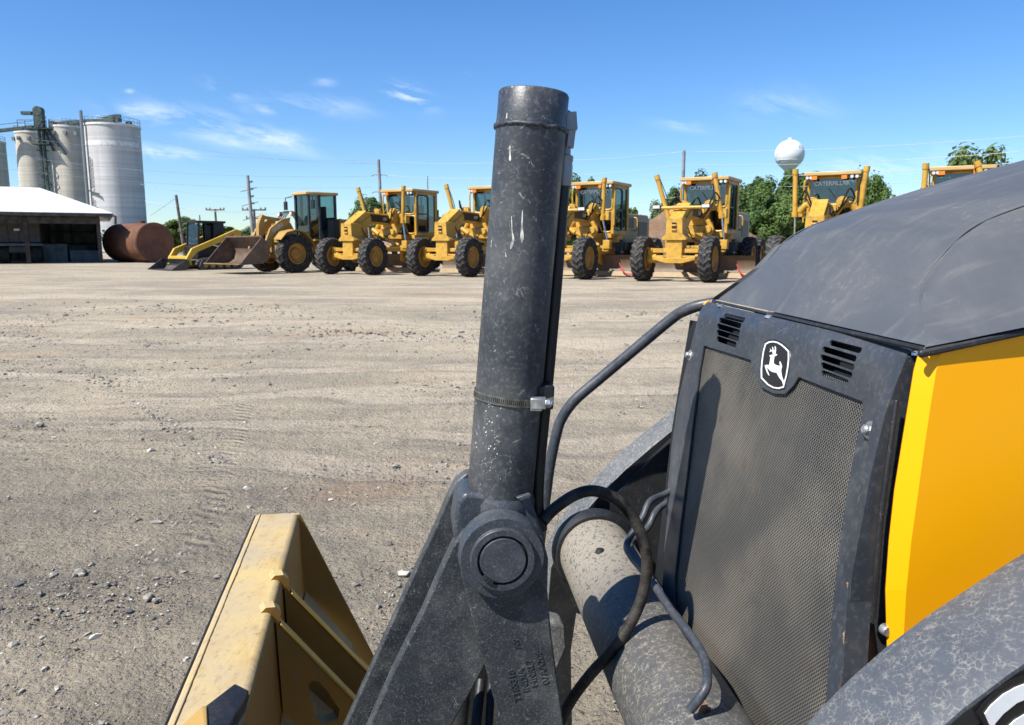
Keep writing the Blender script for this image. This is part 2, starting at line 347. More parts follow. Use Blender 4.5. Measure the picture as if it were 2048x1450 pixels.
simple('red_tape', (.5, .05, .06), .5, 0, .1, 10)
simple('seat_dark', (.02, .02, .022), .7, 0, .2, 10)
simple('grader_text', (.78, .84, .78), .5, 0, .05, 10)
m = Mt('cab_glass', (.5, .7, .7), .05); tr = m.n('ShaderNodeBsdfTransparent'); tr.inputs[0].default_value = (.20, .34, .34, 1)
gl = m.n('ShaderNodeBsdfGlossy'); gl.inputs['Roughness'].default_value = .03; mx = m.n('ShaderNodeMixShader'); mx.inputs[0].default_value = .13
m.L.new(tr.outputs[0], mx.inputs[1]); m.L.new(gl.outputs[0], mx.inputs[2]); m.L.new(mx.outputs[0], m.N['Material Output'].inputs['Surface']); M['glass'] = m.m
# concrete silos
def silo_mat(k, a, b, band=1.0):
    a = tuple(x*.85 for x in a); b = tuple(x*.85 for x in b)
    m = Mt(k, a, .8, 0, .2); st = m.noise(1.0, 6, .6, .2, m.mp((.9, .9, .06))); s3 = m.n('ShaderNodeSeparateXYZ'); m.L.new(m.vec, s3.inputs[0])
    bd = m.noise(1, 3, .6, 0, m.mp((.02, .02, .9))); fine = m.noise(6, 5, .7)
    ring = m.ramp(m.math('ABSOLUTE', m.math('SUBTRACT', m.math('FRACT', m.math('MULTIPLY', s3.outputs[2], 1/1.5)), .5)), 0, .06, 1, 0)
    c = m.mix(m.ramp(st, .35, .68), a, b); c = m.mix(m.math('MULTIPLY', m.ramp(bd, .35, .65), .45*band), c, tuple(x*.62 for x in a)); c = m.mix(m.math('MULTIPLY', ring, .4), c, tuple(x*.5 for x in a))
    c = m.mix(m.math('MULTIPLY', m.ramp(fine, .5, .8), .3), c, tuple(x*.6 for x in a)); m.col(c); M[k] = m.m
silo_mat('silo_white', (.60, .59, .57), (.74, .73, .71)); silo_mat('silo_tan', (.56, .51, .42), (.70, .65, .55))
simple('silo_rim', (.7, .7, .68), .6, 0, .1, 2)
simple('green_steel', (.045, .07, .065), .6, 0, .3, 2)
simple('shed_roof', (.62, .64, .62), .55, .0, .08, 3)
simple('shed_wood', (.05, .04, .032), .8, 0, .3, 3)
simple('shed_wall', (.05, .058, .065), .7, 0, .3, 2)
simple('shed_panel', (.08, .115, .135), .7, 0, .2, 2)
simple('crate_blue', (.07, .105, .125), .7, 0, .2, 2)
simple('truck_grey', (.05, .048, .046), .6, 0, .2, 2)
m = Mt('rust', (.2, .08, .05), .8, 0, .2); c = m.mix(m.ramp(m.noise(1.2, 6, .65, .4), .3, .7), (.10, .050, .034), (.19, .088, .052)); c = m.mix(m.ramp(m.noise(3, 6, .7), .6, .8), c, (.26, .12, .055)); m.col(c); M['rust'] = m.m
simple('tower_white', (.66, .68, .68), .45, 0, .03, .3)
simple('tower_blue', (.25, .42, .55), .5, 0, .05, 1)
simple('pole_wood', (.14, .115, .095), .85, 0, .3, 3)
simple('pole_grey', (.24, .25, .25), .7, 0, .2, 1)
simple('insulator', (.2, .2, .2), .4, 0, .2, 5)
simple('wire', (.12, .13, .14), .4, .3, .05, 1)
simple('wire_sunlit', (.5, .52, .53), .35, .0, .05, 1)  # paler copy of wire with sunlight painted into the colour
simple('white_block', (.62, .60, .56), .8, 0, .12, 2)
for k, a, b in (('pile_brown', (.17, .105, .062), (.27, .18, .115)), ('pile_grey', (.15, .14, .13), (.27, .25, .23)), ('pile_pink', (.34, .22, .16), (.44, .31, .24))):
    m = Mt(k, a, .95, 0, .1); c = m.mix(m.ramp(m.noise(1.2, 8, .7), .3, .7), a, b); c = m.mix(m.math('MULTIPLY', m.ramp(m.noise(9, 4, .7), .5, .7), .4), c, tuple(x*.5 for x in a)); m.col(c); m.bump(m.noise(4, 6, .7), .8, .2); M[k] = m.m
steel('crease_highlight', (.10, .105, .11), (.25, .25, .24), .6, 1.0, .5, 2.0, .1)  # paler tone meant as a painted highlight on the hood crease
simple('bark', (.07, .055, .04), .9, 0, .3, 6, .1, .5)
def leafmat(k, a, b):
    m = Mt(k, a, .6, 0, .25); g = m.n('ShaderNodeNewGeometry'); c = m.mix(m.ramp(m.noise(.9, 3, .6), .35, .65), a, b); c = m.mix(m.math('MULTIPLY', g.outputs['Random Per Island'], .45), c, tuple(x*.5 for x in a)); m.col(c)
    m.b.inputs['Subsurface Weight'].default_value = 0
    tl = m.n('ShaderNodeBsdfTranslucent'); m.L.new(c, tl.inputs[0]); mx = m.n('ShaderNodeMixShader'); mx.inputs[0].default_value = .3; m.L.new(m.b.outputs[0], mx.inputs[1]); m.L.new(tl.outputs[0], mx.inputs[2]); m.L.new(mx.outputs[0], m.N['Material Output'].inputs['Surface']); M[k] = m.m
leafmat('leaf_dark', (.06, .11, .028), (.11, .185, .05)); leafmat('leaf_mid', (.10, .165, .04), (.17, .25, .07)); leafmat('leaf_olive', (.12, .17, .05), (.19, .26, .085))
# ground
m = Mt('dirt_yard', (.3, .26, .21), .93, 0, .15)
big = m.noise(.5, 6, .68, .6, m.mp((.6, 1, 1), (0, 0, .15))); mid = m.noise(1.6, 6, .65, .4, m.mp((.35, 1.3, 1), (0, 0, -.1))); fin = m.noise(11, 8, .72); wide = m.noise(.11, 4, .6, .3, m.mp((.5, 1.2, 1)))
pb = m.n('ShaderNodeTexVoronoi', feature='F1'); m.L.new(m.warp(.01, 40), pb.inputs['Vector']); pb.inputs['Scale'].default_value = 62
pb2 = m.n('ShaderNodeTexVoronoi', feature='F1'); m.L.new(m.vec, pb2.inputs['Vector']); pb2.inputs['Scale'].default_value = 24
c = m.mix(m.ramp(big, .35, .65), (.360, .312, .222), (.55, .465, .318)); c = m.mix(m.math('MULTIPLY', m.ramp(mid, .48, .68), .65), c, (.27, .24, .18))
c = m.mix(m.math('MULTIPLY', m.ramp(wide, .5, .68), .55), c, (.60, .50, .345)); 
pk = m.noise(.8, 4, .6, .6, m.mp((.4, 1, 1), (0, 0, .4))); c = m.mix(m.math('MULTIPLY', m.ramp(pk, .56, .70), .75), c, (.48, .34, .21))
c = m.mix(m.math('MULTIPLY', m.ramp(fin, .46, .66), .55), c, (.30, .265, .21))
rt = m.noise(1.0, 6, .65, .3, m.mp((.2, 3.0, 1), (0, 0, .05))); c = m.mix(m.math('MULTIPLY', m.ramp(rt, .54, .70), .3), c, (.26, .235, .195)); c = m.mix(m.math('MULTIPLY', m.ramp(rt, .48, .34), .35), c, (.58, .49, .34))
s0 = m.n('ShaderNodeSeparateXYZ'); m.L.new(m.vec, s0.inputs[0]); lw = m.math('MULTIPLY', m.math('SUBTRACT', m.noise(.28, 2), .5), 3.0); lb = m.ramp(m.noise(1.3, 4, .7, 0, m.mp((.4, 1, 1))), .36, .56); edg = None; lan = None
for a_, b_, w_ in ((4.9, -.10, .22), (5.9, -.06, .2), (7.4, .10, .26), (8.9, .07, .26), (11.0, -.02, .34), (13.2, .05, .34), (17.0, -.04, .5), (20.5, .03, .5)):
    d_ = m.math('ABSOLUTE', m.math('ADD', m.math('SUBTRACT', m.math('SUBTRACT', s0.outputs[1], a_), m.math('MULTIPLY', s0.outputs[0], b_)), lw))
    q1 = m.ramp(d_, w_, w_*.6, 0, 1); q2 = m.ramp(m.math('ABSOLUTE', m.math('SUBTRACT', d_, w_*1.15)), .10, 0, 0, 1)
    lan = q1 if lan is None else m.math('MAXIMUM', lan, q1); edg = q2 if edg is None else m.math('MAXIMUM', edg, q2)
lan = m.math('MULTIPLY', lan, lb); edg = m.math('MULTIPLY', edg, lb)
c = m.mix(m.math('MULTIPLY', lan, .6), c, (.60, .505, .37)); c = m.mix(m.math('MULTIPLY', edg, .22), c, (.25, .22, .175))
grit = m.noise(90, 3, .6); c = m.mix(m.math('MULTIPLY', m.ramp(grit, .56, .68), .4), c, (.11, .105, .10)); c = m.mix(m.math('MULTIPLY', m.ramp(grit, .42, .33), .4), c, (.50, .46, .40))
rv = m.n('ShaderNodeSeparateColor'); m.L.new(pb.outputs['Color'], rv.inputs[0])
core_ = m.ramp(pb.outputs['Distance'], .28, .42, 1, 0)
c = m.mix(m.math('MULTIPLY', m.math('MULTIPLY', core_, m.ramp(rv.outputs[0], .78, .84)), .55), c, (.47, .44, .38))
c = m.mix(m.math('MULTIPLY', m.math('MULTIPLY', core_, m.ramp(rv.outputs[1], .80, .86)), .6), c, (.10, .10, .10))
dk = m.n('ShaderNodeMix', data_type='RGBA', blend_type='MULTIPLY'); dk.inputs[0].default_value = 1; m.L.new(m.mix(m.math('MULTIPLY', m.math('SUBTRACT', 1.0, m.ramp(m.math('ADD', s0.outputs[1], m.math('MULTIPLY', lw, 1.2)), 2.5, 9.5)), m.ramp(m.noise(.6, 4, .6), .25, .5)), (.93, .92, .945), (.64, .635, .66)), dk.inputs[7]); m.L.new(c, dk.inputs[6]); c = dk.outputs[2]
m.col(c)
hh = m.math('ADD', m.math('MULTIPLY', core_, m.math('MULTIPLY', rv.outputs[2], .35)), m.math('ADD', m.math('MULTIPLY', fin, 1.1), m.math('MULTIPLY', m.noise(45, 6, .7), .8)))
hh = m.math('ADD', hh, m.math('MULTIPLY', m.ramp(pb2.outputs['Distance'], .2, .5, 1, 0), .25))
sp = m.n('ShaderNodeSeparateXYZ'); m.L.new(m.vec, sp.inputs[0]); gx, gy = sp.outputs[0], sp.outputs[1]
brk_ = m.ramp(m.noise(5, 4, .7), .40, .6)
def tread(x0, y0, x1, y1, hw):       # imprint of a lugged tyre pressed into the dirt
    k = (x1-x0)/(y1-y0); dx = m.math('SUBTRACT', gx, m.math('ADD', m.math('MULTIPLY', m.math('SUBTRACT', gy, y0), k), x0))
    ins = m.math('MULTIPLY', m.ramp(m.math('ABSOLUTE', dx), hw, hw*.8, 0, 1), m.math('MULTIPLY', m.ramp(gy, y0-.1, y0+.15, 0, 1), m.ramp(gy, y1-.1, y1+.15, 1, 0)))
    wv = m.math('SINE', m.math('MULTIPLY', m.math('ADD', gy, m.math('MULTIPLY', m.math('ABSOLUTE', dx), .5)), 2*math.pi/.105))
    return m.math('MULTIPLY', m.math('MULTIPLY', ins, brk_), m.math('MULTIPLY', wv, 1.0))
tr1 = m.math('ADD', tread(-1.55, 3.3, -2.55, 7.0, .17), tread(-.4, 9.0, 6.0, 10.2, .2))
hh = m.math('ADD', hh, m.math('MULTIPLY', tr1, .55))
rut = m.noise(1.0, 4, .6, .3, m.mp((.22, 3.2, 1), (0, 0, .04)))
hh = m.math('ADD', hh, m.math('MULTIPLY', rut, 1.0)); hh = m.math('ADD', hh, m.math('MULTIPLY', m.math('SUBTRACT', edg, lan), .5))
hh = m.math('ADD', hh, m.math('MULTIPLY', m.noise(5, 5, .6), 1.2)); m.bump(hh, .9, .035); M['dirt'] = m.m
m = Mt('stone', (.3, .28, .25), .9, 0, .2); g = m.n('ShaderNodeNewGeometry'); cr = m.n('ShaderNodeValToRGB'); m.L.new(g.outputs['Random Per Island'], cr.inputs[0])
E = cr.color_ramp.elements; E[0].color = (.09, .09, .09, 1); E[1].color = (.52, .50, .45, 1); e = E.new(.35); e.color = (.19, .175, .15, 1); e = E.new(.75); e.color = (.29, .26, .215, 1); e = E.new(.9); e.color = (.38, .34, .28, 1)
m.col(cr.outputs[0]); M['stone'] = m.m
simple('far_grass', (.09, .11, .05), .9, 0, .3, .3)
# ------------------------------------------------------------------ ground
def build_ground():
    rr = [0.0]; r = .7
    while r < 60: rr.append(r); r *= 1.0125
    while r < 4000: rr.append(r); r *= 1.12
    an = []; a = -48
    while a <= 48: an.append(a); a += .24
    a = 52
    while a < 310: an.append(a); a += 6
    vs = []; fs = []
    n = len(an)
    for r in rr:
        for a in an:
            t = R(a); x = r*math.sin(t); y = r*math.cos(t); z = gz(x, y)
            if .5 < r < 60 and abs(a) < 50:
                f = min(1, r/2.5); k = 1/(1+r/22)
                z += (noise.fractal(Vector((x*.6, y*.9, 0)), 1, 2, 3)*.022 + noise.noise(Vector((x*.7, y*5.5, 3)))*.010*sm((noise.noise(Vector((x*.2, y*.3, 9)))+.25)*2.5))*f*k
                if r < 16: z += noise.fractal(Vector((x*7, y*7, 5)), .8, 2, 4)*.012*f + noise.fractal(Vector((x*30, y*30, 8)), .8, 2, 2)*.0025
            vs.append((x, y, z))
    for i in range(len(rr)-1):
        for j in range(n): k = (j+1) % n; fs.append((i*n+j, i*n+k, (i+1)*n+k, (i+1)*n+j))
    mb = MB(); mb.v = vs; mb.f = fs
    o = mb.build('ground', M['dirt'], fixn=False, ang=80); 
    o.data.flip_normals() if o.data.polygons[n*5].normal.z < 0 else None
    tag(o, 'dusty grey and tan dirt and gravel yard with tyre streaks', 'ground', kind='structure')
build_ground()
def build_gravel():
    ic = bmesh.new(); bmesh.ops.create_icosphere(ic, subdivisions=1, radius=1); bv = [v.co.copy() for v in ic.verts]; bf = [tuple(v.index for v in f.verts) for f in ic.faces]; ic.free()
    mb = MB(); rnd = random.Random(3)
    def stone(x, y, s):
        q = Matrix.Rotation(rnd.uniform(0, 6.3), 3, 'Z') @ Matrix.Rotation(rnd.uniform(-.5, .5), 3, 'X')
        sx, sy, szz = s*rnd.uniform(.7, 1.4), s*rnd.uniform(.6, 1), s*rnd.uniform(.35, .75); c = Vector((x, y, gz(x, y)+szz*.25))
        mb.add([c + q @ Vector((v.x*sx*rnd.uniform(.75, 1.25), v.y*sy*rnd.uniform(.75, 1.25), v.z*szz)) for v in bv], bf)
    n = 0
    while n < 38000:
        y = 1.2+15*rnd.random()**1.7; x = rnd.uniform(-.8, .75)*y
        d = noise.noise(Vector((x*.8, y*.8, 1)))+.5*noise.noise(Vector((x*2.5, y*2.5, 4)))
        if d < rnd.uniform(-.25, .7): continue
        s = (.0025+.0042*rnd.random()**2+(.011*rnd.random() if rnd.random() < .06 else 0)+(.02 if rnd.random() < .003 else 0))*(1+y*.07)
        stone(x, y, s); n += 1
    for px, py, k in ((715, 640, .9), (400, 610, .5)):          # loosened rows of clods left by blades
        for i in range(260):
            qx = px+rnd.gauss(0, 160); qy = py+8+rnd.gauss(0, 5)+(qx-px)*.03; p = on_z(qx, qy, .3); stone(p.x, p.y, .014+.03*rnd.random()**3)
    for i in range(700):
        t = rnd.random(); qx = -20+470*t; qy = 640+250*t**1.2+rnd.gauss(0, 10); p = on_z(qx, qy, .15); stone(p.x, p.y, .006+.016*rnd.random()**2)
    o = mb.build('gravel', M['stone'], fixn=False, ang=25); tag(o, 'loose pale and dark pebbles scattered over the dirt yard', 'gravel', kind='stuff')
build_gravel()

# ------------------------------------------------------------------ silos and elevator
G4 = .4
def silo(px0, px1, ptop, Y, mat, label, rim=True):
    ra = ray(px0, ptop); rb_ = ray(px1, ptop); ta = math.atan(ra.x/ra.y); tb2 = math.atan(rb_.x/rb_.y); dd = Y/math.cos((ta+tb2)/2); r = dd*math.sin((tb2-ta)/2); cx = dd*math.sin((ta+tb2)/2)
    zt = on_y((px0+px1)/2, ptop, Y-r).z
    t = tag(empty('silo', (cx, Y, G4)), label, 'silo', 'concrete grain silos')
    h = zt-G4
    MB().lathe([(0, 0), (r, 0), (r, h)], (0, 0, 0), (0, 0, 1), 64).build('silo_wall', mat, t)
    MB().lathe([(r*1.005, h-.25), (r*1.03, h-.2), (r*1.03, h+.08), (0, h+.35)], (0, 0, 0), (0, 0, 1), 64).build('silo_roof', M['silo_rim'] if rim else mat, t)
    rl = MB()
    n = 28
    for i in range(n):
        q = 2*math.pi*i/n; rl.cyl((r*math.cos(q), r*math.sin(q), h), (r*math.cos(q), r*math.sin(q), h+1.0), .03, n=5)
    for z in (.55, 1.0): rl.tube([(r*math.cos(2*math.pi*i/48), r*math.sin(2*math.pi*i/48), h+z) for i in range(49)], .03, 5)
    rl.build('guard_rail', M['grey_metal'], t)
    return t, r, h
SY = 122
silo(-60, 11, 280, 150, M['silo_tan'], 'grey concrete silo cut off by the left edge of the view')
s1, r1, h1 = silo(28, 99, 262, 140, M['silo_tan'], 'tan concrete silo behind the elevator tower, second from the left')
s2, r2, h2 = silo(97, 173, 250, 131, M['silo_tan'], 'tan streaked concrete silo between the elevator tower and the white silo')
s3, r3, h3 = silo(165, 280, 245, SY, M['silo_white'], 'widest white concrete silo with ladder, nearest the rusty tank')
# white scalloped paint band, ladder and pipe on the white silo
b = MB()
n = 40
for i in range(n):
    a0 = -math.pi+math.pi*i/n; a1 = -math.pi+math.pi*(i+1)/n
    pts = []
    for k in range(7):
        a = a0+(a1-a0)*k/6; pts.append((a, h3-3.0-.35*math.sin(math.pi*k/6)))
    top = [(a1-(a1-a0)*k/6, h3-2.55) for k in range(7)]
    rr_ = r3+.02
    for k in range(6):
        a, z = pts[k]; a_, z_ = pts[k+1]
        b.add([(rr_*math.cos(a), rr_*math.sin(a), z), (rr_*math.cos(a_), rr_*math.sin(a_), z_), (rr_*math.cos(a_), rr_*math.sin(a_), h3-2.5), (rr_*math.cos(a), rr_*math.sin(a), h3-2.5)], [(0, 1, 2, 3)])
b.build('painted_band', M['silo_rim'], s3, fixn=False)
def on_silo(r, ang, out=0): return ((r+out)*math.cos(ang), (r+out)*math.sin(ang))
aL = R(-131)
x, y = on_silo(r3, R(-128), .5); MB().cyl((x, y, 0), (x, y, h3+1.8), .24, n=10).build('downspout', M['grey_metal'], s3)
lb = MB()
for z0, z1 in ((h3-9.5, h3-5), (h3-16, h3-11), (h3-22, h3-17.5)):
    for da in (-.03, .03):
        x, y = on_silo(r3, R(-116)+da, .25); lb.cyl((x, y, z0), (x, y, z1), .05, n=5)
    for k in range(8):
        z = z0+(z1-z0)*k/7; x, y = on_silo(r3, R(-116)-.03, .25); x2, y2 = on_silo(r3, R(-116)+.03, .25); lb.beam((x, y, z), (x2, y2, z), .06, .06)
    x, y = on_silo(r3, R(-128), .4); x2, y2 = on_silo(r3, R(-98), .35); lb.beam((x, y, z0-.3), (x2, y2, z0-.9), .3, .12)
lb.build('ladder', M['green_steel'], s3)
x, y = on_silo(r3*.45, R(-60)); cb = MB(); cb.box((x, y, h3+.9), (.6, .6, 1.1)); cb.beam((x-4.5, y, h3+.4), (x, y, h3+1.2), .3, .35); cb.box((x+.8, y, h3+1.3), (1.0, .5, .45)); cb.box((x-4.6, y+1, h3+.5), (1.1, .8, .6)); cb.box((x+2, y+1, h3+.4), (.7, .7, .5))
cb.build('head_house', M['green_steel'], s3)
for st, rr2, hh2 in ((s1, r1, h1), (s2, r2, h2)):
    for a in (-140, -105, -70, -40): x, y = on_silo(rr2, R(a), .2); MB().box((x, y, hh2-1.2), (.45, .45, .6)).build('vent', M['grey_metal'], st)
    for a in (-2, 2): MB().box((a, -1, hh2+.5), (.7, .7, .8)).build('roof_vent', M['grey_metal'], st)
# elevator leg tower
TY = 128; p0 = on_y(98, 400, TY); p1 = on_y(82, 225, TY); tw = tag(empty('elevator_tower', (p0.x-.3, TY, G4)), 'green steel bucket elevator tower with platforms between two tan silos', 'tower')
H = p1.z-G4; fb = MB(); wd = .65
for sx in (-1, 1):
    for sy in (-1, 1): fb.beam((sx*wd-.0, sy*wd, 0), (sx*wd, sy*wd, H-1), .16, .16)
k = 0; z = 0
while z < H-2:
    for sy in (-1, 1):
        fb.beam((-wd, sy*wd, z), (wd, sy*wd, z), .1, .1); fb.beam((-wd, sy*wd, z), (wd, sy*wd, z+1.8), .07, .07) if k % 2 else fb.beam((wd, sy*wd, z), (-wd, sy*wd, z+1.8), .07, .07)
    for sx in (-1, 1): fb.beam((sx*wd, -wd, z), (sx*wd, wd, z), .1, .1)
    z += 1.8; k += 1
fb.build('tower_frame', M['green_steel'], tw)
MB().box((-.3, 0, H/2-1), (.3, .35, H)).box((.35, 0, H/2-1), (.3, .35, H)).build('leg_casing', M['green_steel'], tw)
hb = MB(); hb.cyl((-.1, -.5, H+.2), (-.1, .5, H+.2), .72, n=20); hb.box((-.1, 0, H-1.0), (1.4, .9, 2.4)); hb.box((-2.0, 0, H-.1), (1.6, .7, .5)); hb.build('elevator_head', M['green_steel'], tw, ang=40)
pb_ = MB(); pb_.box((-.4, 0, H-2.6), (4.2, 2.4, .12)); pb_.box((.2, 0, H-5), (2.6, 2.2, .12))
for x in (-2.7, -1.5, 0, 1.9):
    pb_.cyl((x, -1.6, H-2.6), (x, -1.6, H-1.4), .05, n=5)
pb_.beam((-2.7, -1.6, H-1.4), (1.9, -1.6, H-1.4), .08, .08); pb_.beam((-2.7, -1.6, H-2), (1.9, -1.6, H-2), .06, .06)
pb_.beam((.8, 0, H-2.5), (3.6, 0, H-6.5), .35, .35); pb_.beam((.2, .3, H-2), (1.8, 0, H-6), .25, .25)
pb_.build('platform', M['green_steel'], tw)
# conveyors over the silo tops
a = on_y(-60, 268, 136); b_ = on_y(66, 254, 136)
cv = MB(); cv.beam(a, b_, .7, .5); cv.beam(a+Vector((0, 0, 1)), b_+Vector((0, 0, 1)), .08, .08); tag(cv.build('conveyor', M['green_steel']), 'covered grain conveyor crossing above the left silo', 'conveyor', 'grain conveyors on the silo tops')
a = on_y(104, 247, 131); b_ = on_y(240, 240, 124); cv = MB(); cv.beam(a, b_, .7, .6); tag(cv.build('conveyor', M['green_steel']), 'long conveyor running from the tan silo to the white silo roof', 'conveyor', 'grain conveyors on the silo tops')

# ------------------------------------------------------------------ machine shed
D = 48
pr0 = on_y(206, 523, D); SHY = R(28)
sh = tag(empty('machine_shed', (pr0.x, D, G4), SHY), 'open fronted pole shed with white metal roof at the left', 'shed')
def shw(x, y, z=0): return Vector((pr0.x+x*math.cos(SHY)-y*math.sin(SHY), D+x*math.sin(SHY)+y*math.cos(SHY), G4+z))
ez = on_y(206, 430, D).z-G4; ry, rx_ = 7.2, -3.4; rz = 4.8; xl = -24; ov = .75
mb = MB(); c1, c2, c3, c4 = (xl, -.5, ez), (ov, -.5, ez), (rx_, ry, rz), (xl, ry, rz)
mb.prism([c1, c2, c3, c4], (0, 0, .1)); mb.prism([c2, (ov, 15, ez), c3], (0, 0, .1)); mb.prism([(ov, 15, ez), (xl, 15, ez), c4, c3], (0, 0, .1)); mb.build('roof', M['shed_roof'], sh)
mb = MB(); mb.box(((xl+ov)/2, -.52, ez-.02), (ov-xl, .06, .2)); mb.tube([(ov-.1, -.55, ez), (ov+.12, -.6, ez-.1), (ov+.08, -.6, ez-.55)], .08, 6); mb.build('gutter', M['shed_wood'], sh)
mb = MB(); mb.box((xl/2, 0, ez-.35), (-xl, .15, .4)); mb.build('header_beam', M['shed_wood'], sh)
for x in (-.1, -3.9, -7.7): MB().box((x, 0, ez/2-.1), (.22, .22, ez-.2)).build('post', M['shed_wood'], sh)
MB().box((xl/2, 9, ez/2+.4), (-xl, .1, ez+.9)).build('back_wall', M['shed_wall'], sh)
MB().box((-.05, 7.5, ez/2), (.08, 14.8, ez)).build('side_wall', M['shed_wall'], sh)
for c in range(2):
    for r_ in range(3): MB().box((-1.3-c*2.4, 8.9, .75+r_*.85), (1.9, .06, .7)).build('wall_panel', M['shed_panel'], sh)
for i in range(4): MB().box((-2.6, 8.85, .35+i*.85), (5.2, .1, .1)).build('wall_rail', M['shed_wood'], sh)
for i in range(4): MB().box((-5.2+i*1.7, 8.8, 1.6), (.12, .12, 3)).build('wall_stud', M['shed_wood'], sh)
for i, (dx, dy, s, lb_) in enumerate([(-2.9, 3.5, (1.9, 1.4, 1.0), 'blue grey crate inside the shed beside the post'), (-1.0, 3.0, (1.6, 1.2, .6), 'low blue grey crate inside the shed by its right wall'), (-1.6, 5.6, (1.5, 1.2, .9), 'blue grey crate at the back of the shed between the other two')]):
    mb = MB(); mb.box((0, 0, s[2]/2+.1), s); mb.box((0, 0, .05), (s[0], s[1], .1)); mb.box((0, 0, s[2]+.13), (s[0]*1.03, s[1]*1.03, .06))
    o = mb.build('storage_crate', M['crate_blue']); o.location = shw(dx, dy); o.rotation_euler.z = SHY; tag(o, lb_, 'crate', 'crates stored in the shed')
# dump truck seen from the rear inside the shed
p = on_y(40, 520, 47.5); tr_ = tag(empty('dump_truck', (p.x, 47.5, G4), R(24)), 'grey dump truck parked inside the dark shed, its box facing out', 'truck')
MB().prism_x([(0, 1.25), (0, 2.35), (3.6, 2.35), (3.6, 1.25)], -1.2, 1.2).build('dump_box', M['truck_grey'], tr_, bevel=.04)
mb = MB(); 
for i in range(5): mb.box((-1.1+i*.55, -.04, 1.8), (.08, .1, 1.1))
mb.box((0, -.05, 2.36), (2.5, .12, .1)); mb.build('tailgate', M['truck_grey'], tr_)
MB().box((0, -.1, 1.12), (2.7, .5, .14)).box((0, .2, .85), (1.0, .2, .3)).build('bumper', M['shed_panel'], tr_)
MB().box((0, -.1, 2.02), (.3, .06, .12)).build('licence_plate', M['lamp_glass'], tr_)
for sx in (-1, 1): MB().lathe([(.2, -.28), (.5, -.28), (.52, -.2), (.52, .2), (.5, .28), (.2, .28)], (sx*.85, .6, .52), (1, 0, 0), 24, True).build('wheel', M['tyre'], tr_)
MB().box((0, 4.6, 1.6), (2.2, 1.6, 1.6)).box((0, 2.4, .8), (1, 5, .3)).build('truck_cab', M['truck_grey'], tr_)

# ------------------------------------------------------------------ rusty tank
YT = 48.5; c = on_y(311, 483, YT); r = 1.22; axd = Vector((-.80, .60, 0)); tk = tag(empty('steel_tank', (c.x, c.y, G4)), 'large rust brown steel tank lying on its side between the shed and the track loader', 'tank')
cz = r+.02
MB().lathe([(r-.12, .06), (r-.02, .0), (r, .0), (r, 4.3), (0, 4.4)], (0, 0, cz), axd, 64).build('tank_shell', M['rust'], tk)
MB().lathe([(0, .1), (r*.5, .09), (r-.05, .06)], (0, 0, cz), axd, 48).build('tank_end', M['rust'], tk)
mb = MB()
for d_ in (0.05,): mb.lathe([(r+.0, d_), (r+.03, d_+.01), (r+.03, d_+.06), (r, d_+.07)], (0, 0, cz), axd, 48)
mb.cyl(Vector((0, 0, cz+r-.03))+axd*1.5, Vector((0, 0, cz+r+.15))+axd*1.5, .2, n=16); mb.build('tank_seam', M['rust'], tk)
for k in (1.0, 3.2): MB().box((axd.x*k, axd.y*k, .06), (1.6, .3, .14)).build('cradle', M['pole_wood'], tk)

# ------------------------------------------------------------------ trees
def crown_mesh(name, rx, rz, n, leaf, seed, shape='round'):
    rnd = random.Random(seed); mb = MB(); cl = []
    for i in range(int(34)):
        th = rnd.uniform(0, 6.283); u = rnd.uniform(-.85, 1); rr_ = rnd.uniform(.55, 1.0)
        s = math.sqrt(max(0, 1-u*u)); k = 1.0 if shape == 'round' else (1.1-.5*(u+1)/2)
        cl.append((Vector((math.cos(th)*s*rx*rr_*k*rnd.uniform(.8, 1.12), math.sin(th)*s*rx*rr_*k, u*rz*rr_*rnd.uniform(.85, 1.12))), rnd.uniform(.18, .40)*rx))
    for i in range(n):
        c, q = rnd.choice(cl); 
        d = Vector((rnd.gauss(0, 1), rnd.gauss(0, 1), rnd.gauss(0, .8))); d = d.normalized()*q*(rnd.random()**.4)*1.05; p = c+d
        e = Vector((rnd.gauss(0, 1), rnd.gauss(0, 1), rnd.gauss(0, 1))).normalized(); nn = (d.normalized()+Vector((rnd.uniform(-.6, .6), rnd.uniform(-.6, .6), rnd.uniform(0, .9)))).normalized(); e = nn.cross(e).normalized(); f = nn.cross(e)
        s = leaf*rnd.uniform(.55, 1.3)
        mb.add([p+e*s, p+f*s*.55, p-e*s*.8, p-f*s*.6+nn*s*.2], [(0, 1, 2), (0, 2, 3)])
    me = bpy.data.meshes.new(name); me.from_pydata(mb.v, [], mb.f); return me
CR = [crown_mesh('crown', 1, 1.0, 9000, .075, 1), crown_mesh('crown', 1, 1.25, 9000, .075, 2), crown_mesh('crown', 1, 1.1, 9000, .07, 3, 'cone'), crown_mesh('crown', 1, .8, 9000, .08, 4), crown_mesh('crown', 1, 1.0, 3600, .075, 6)]
CM = {}
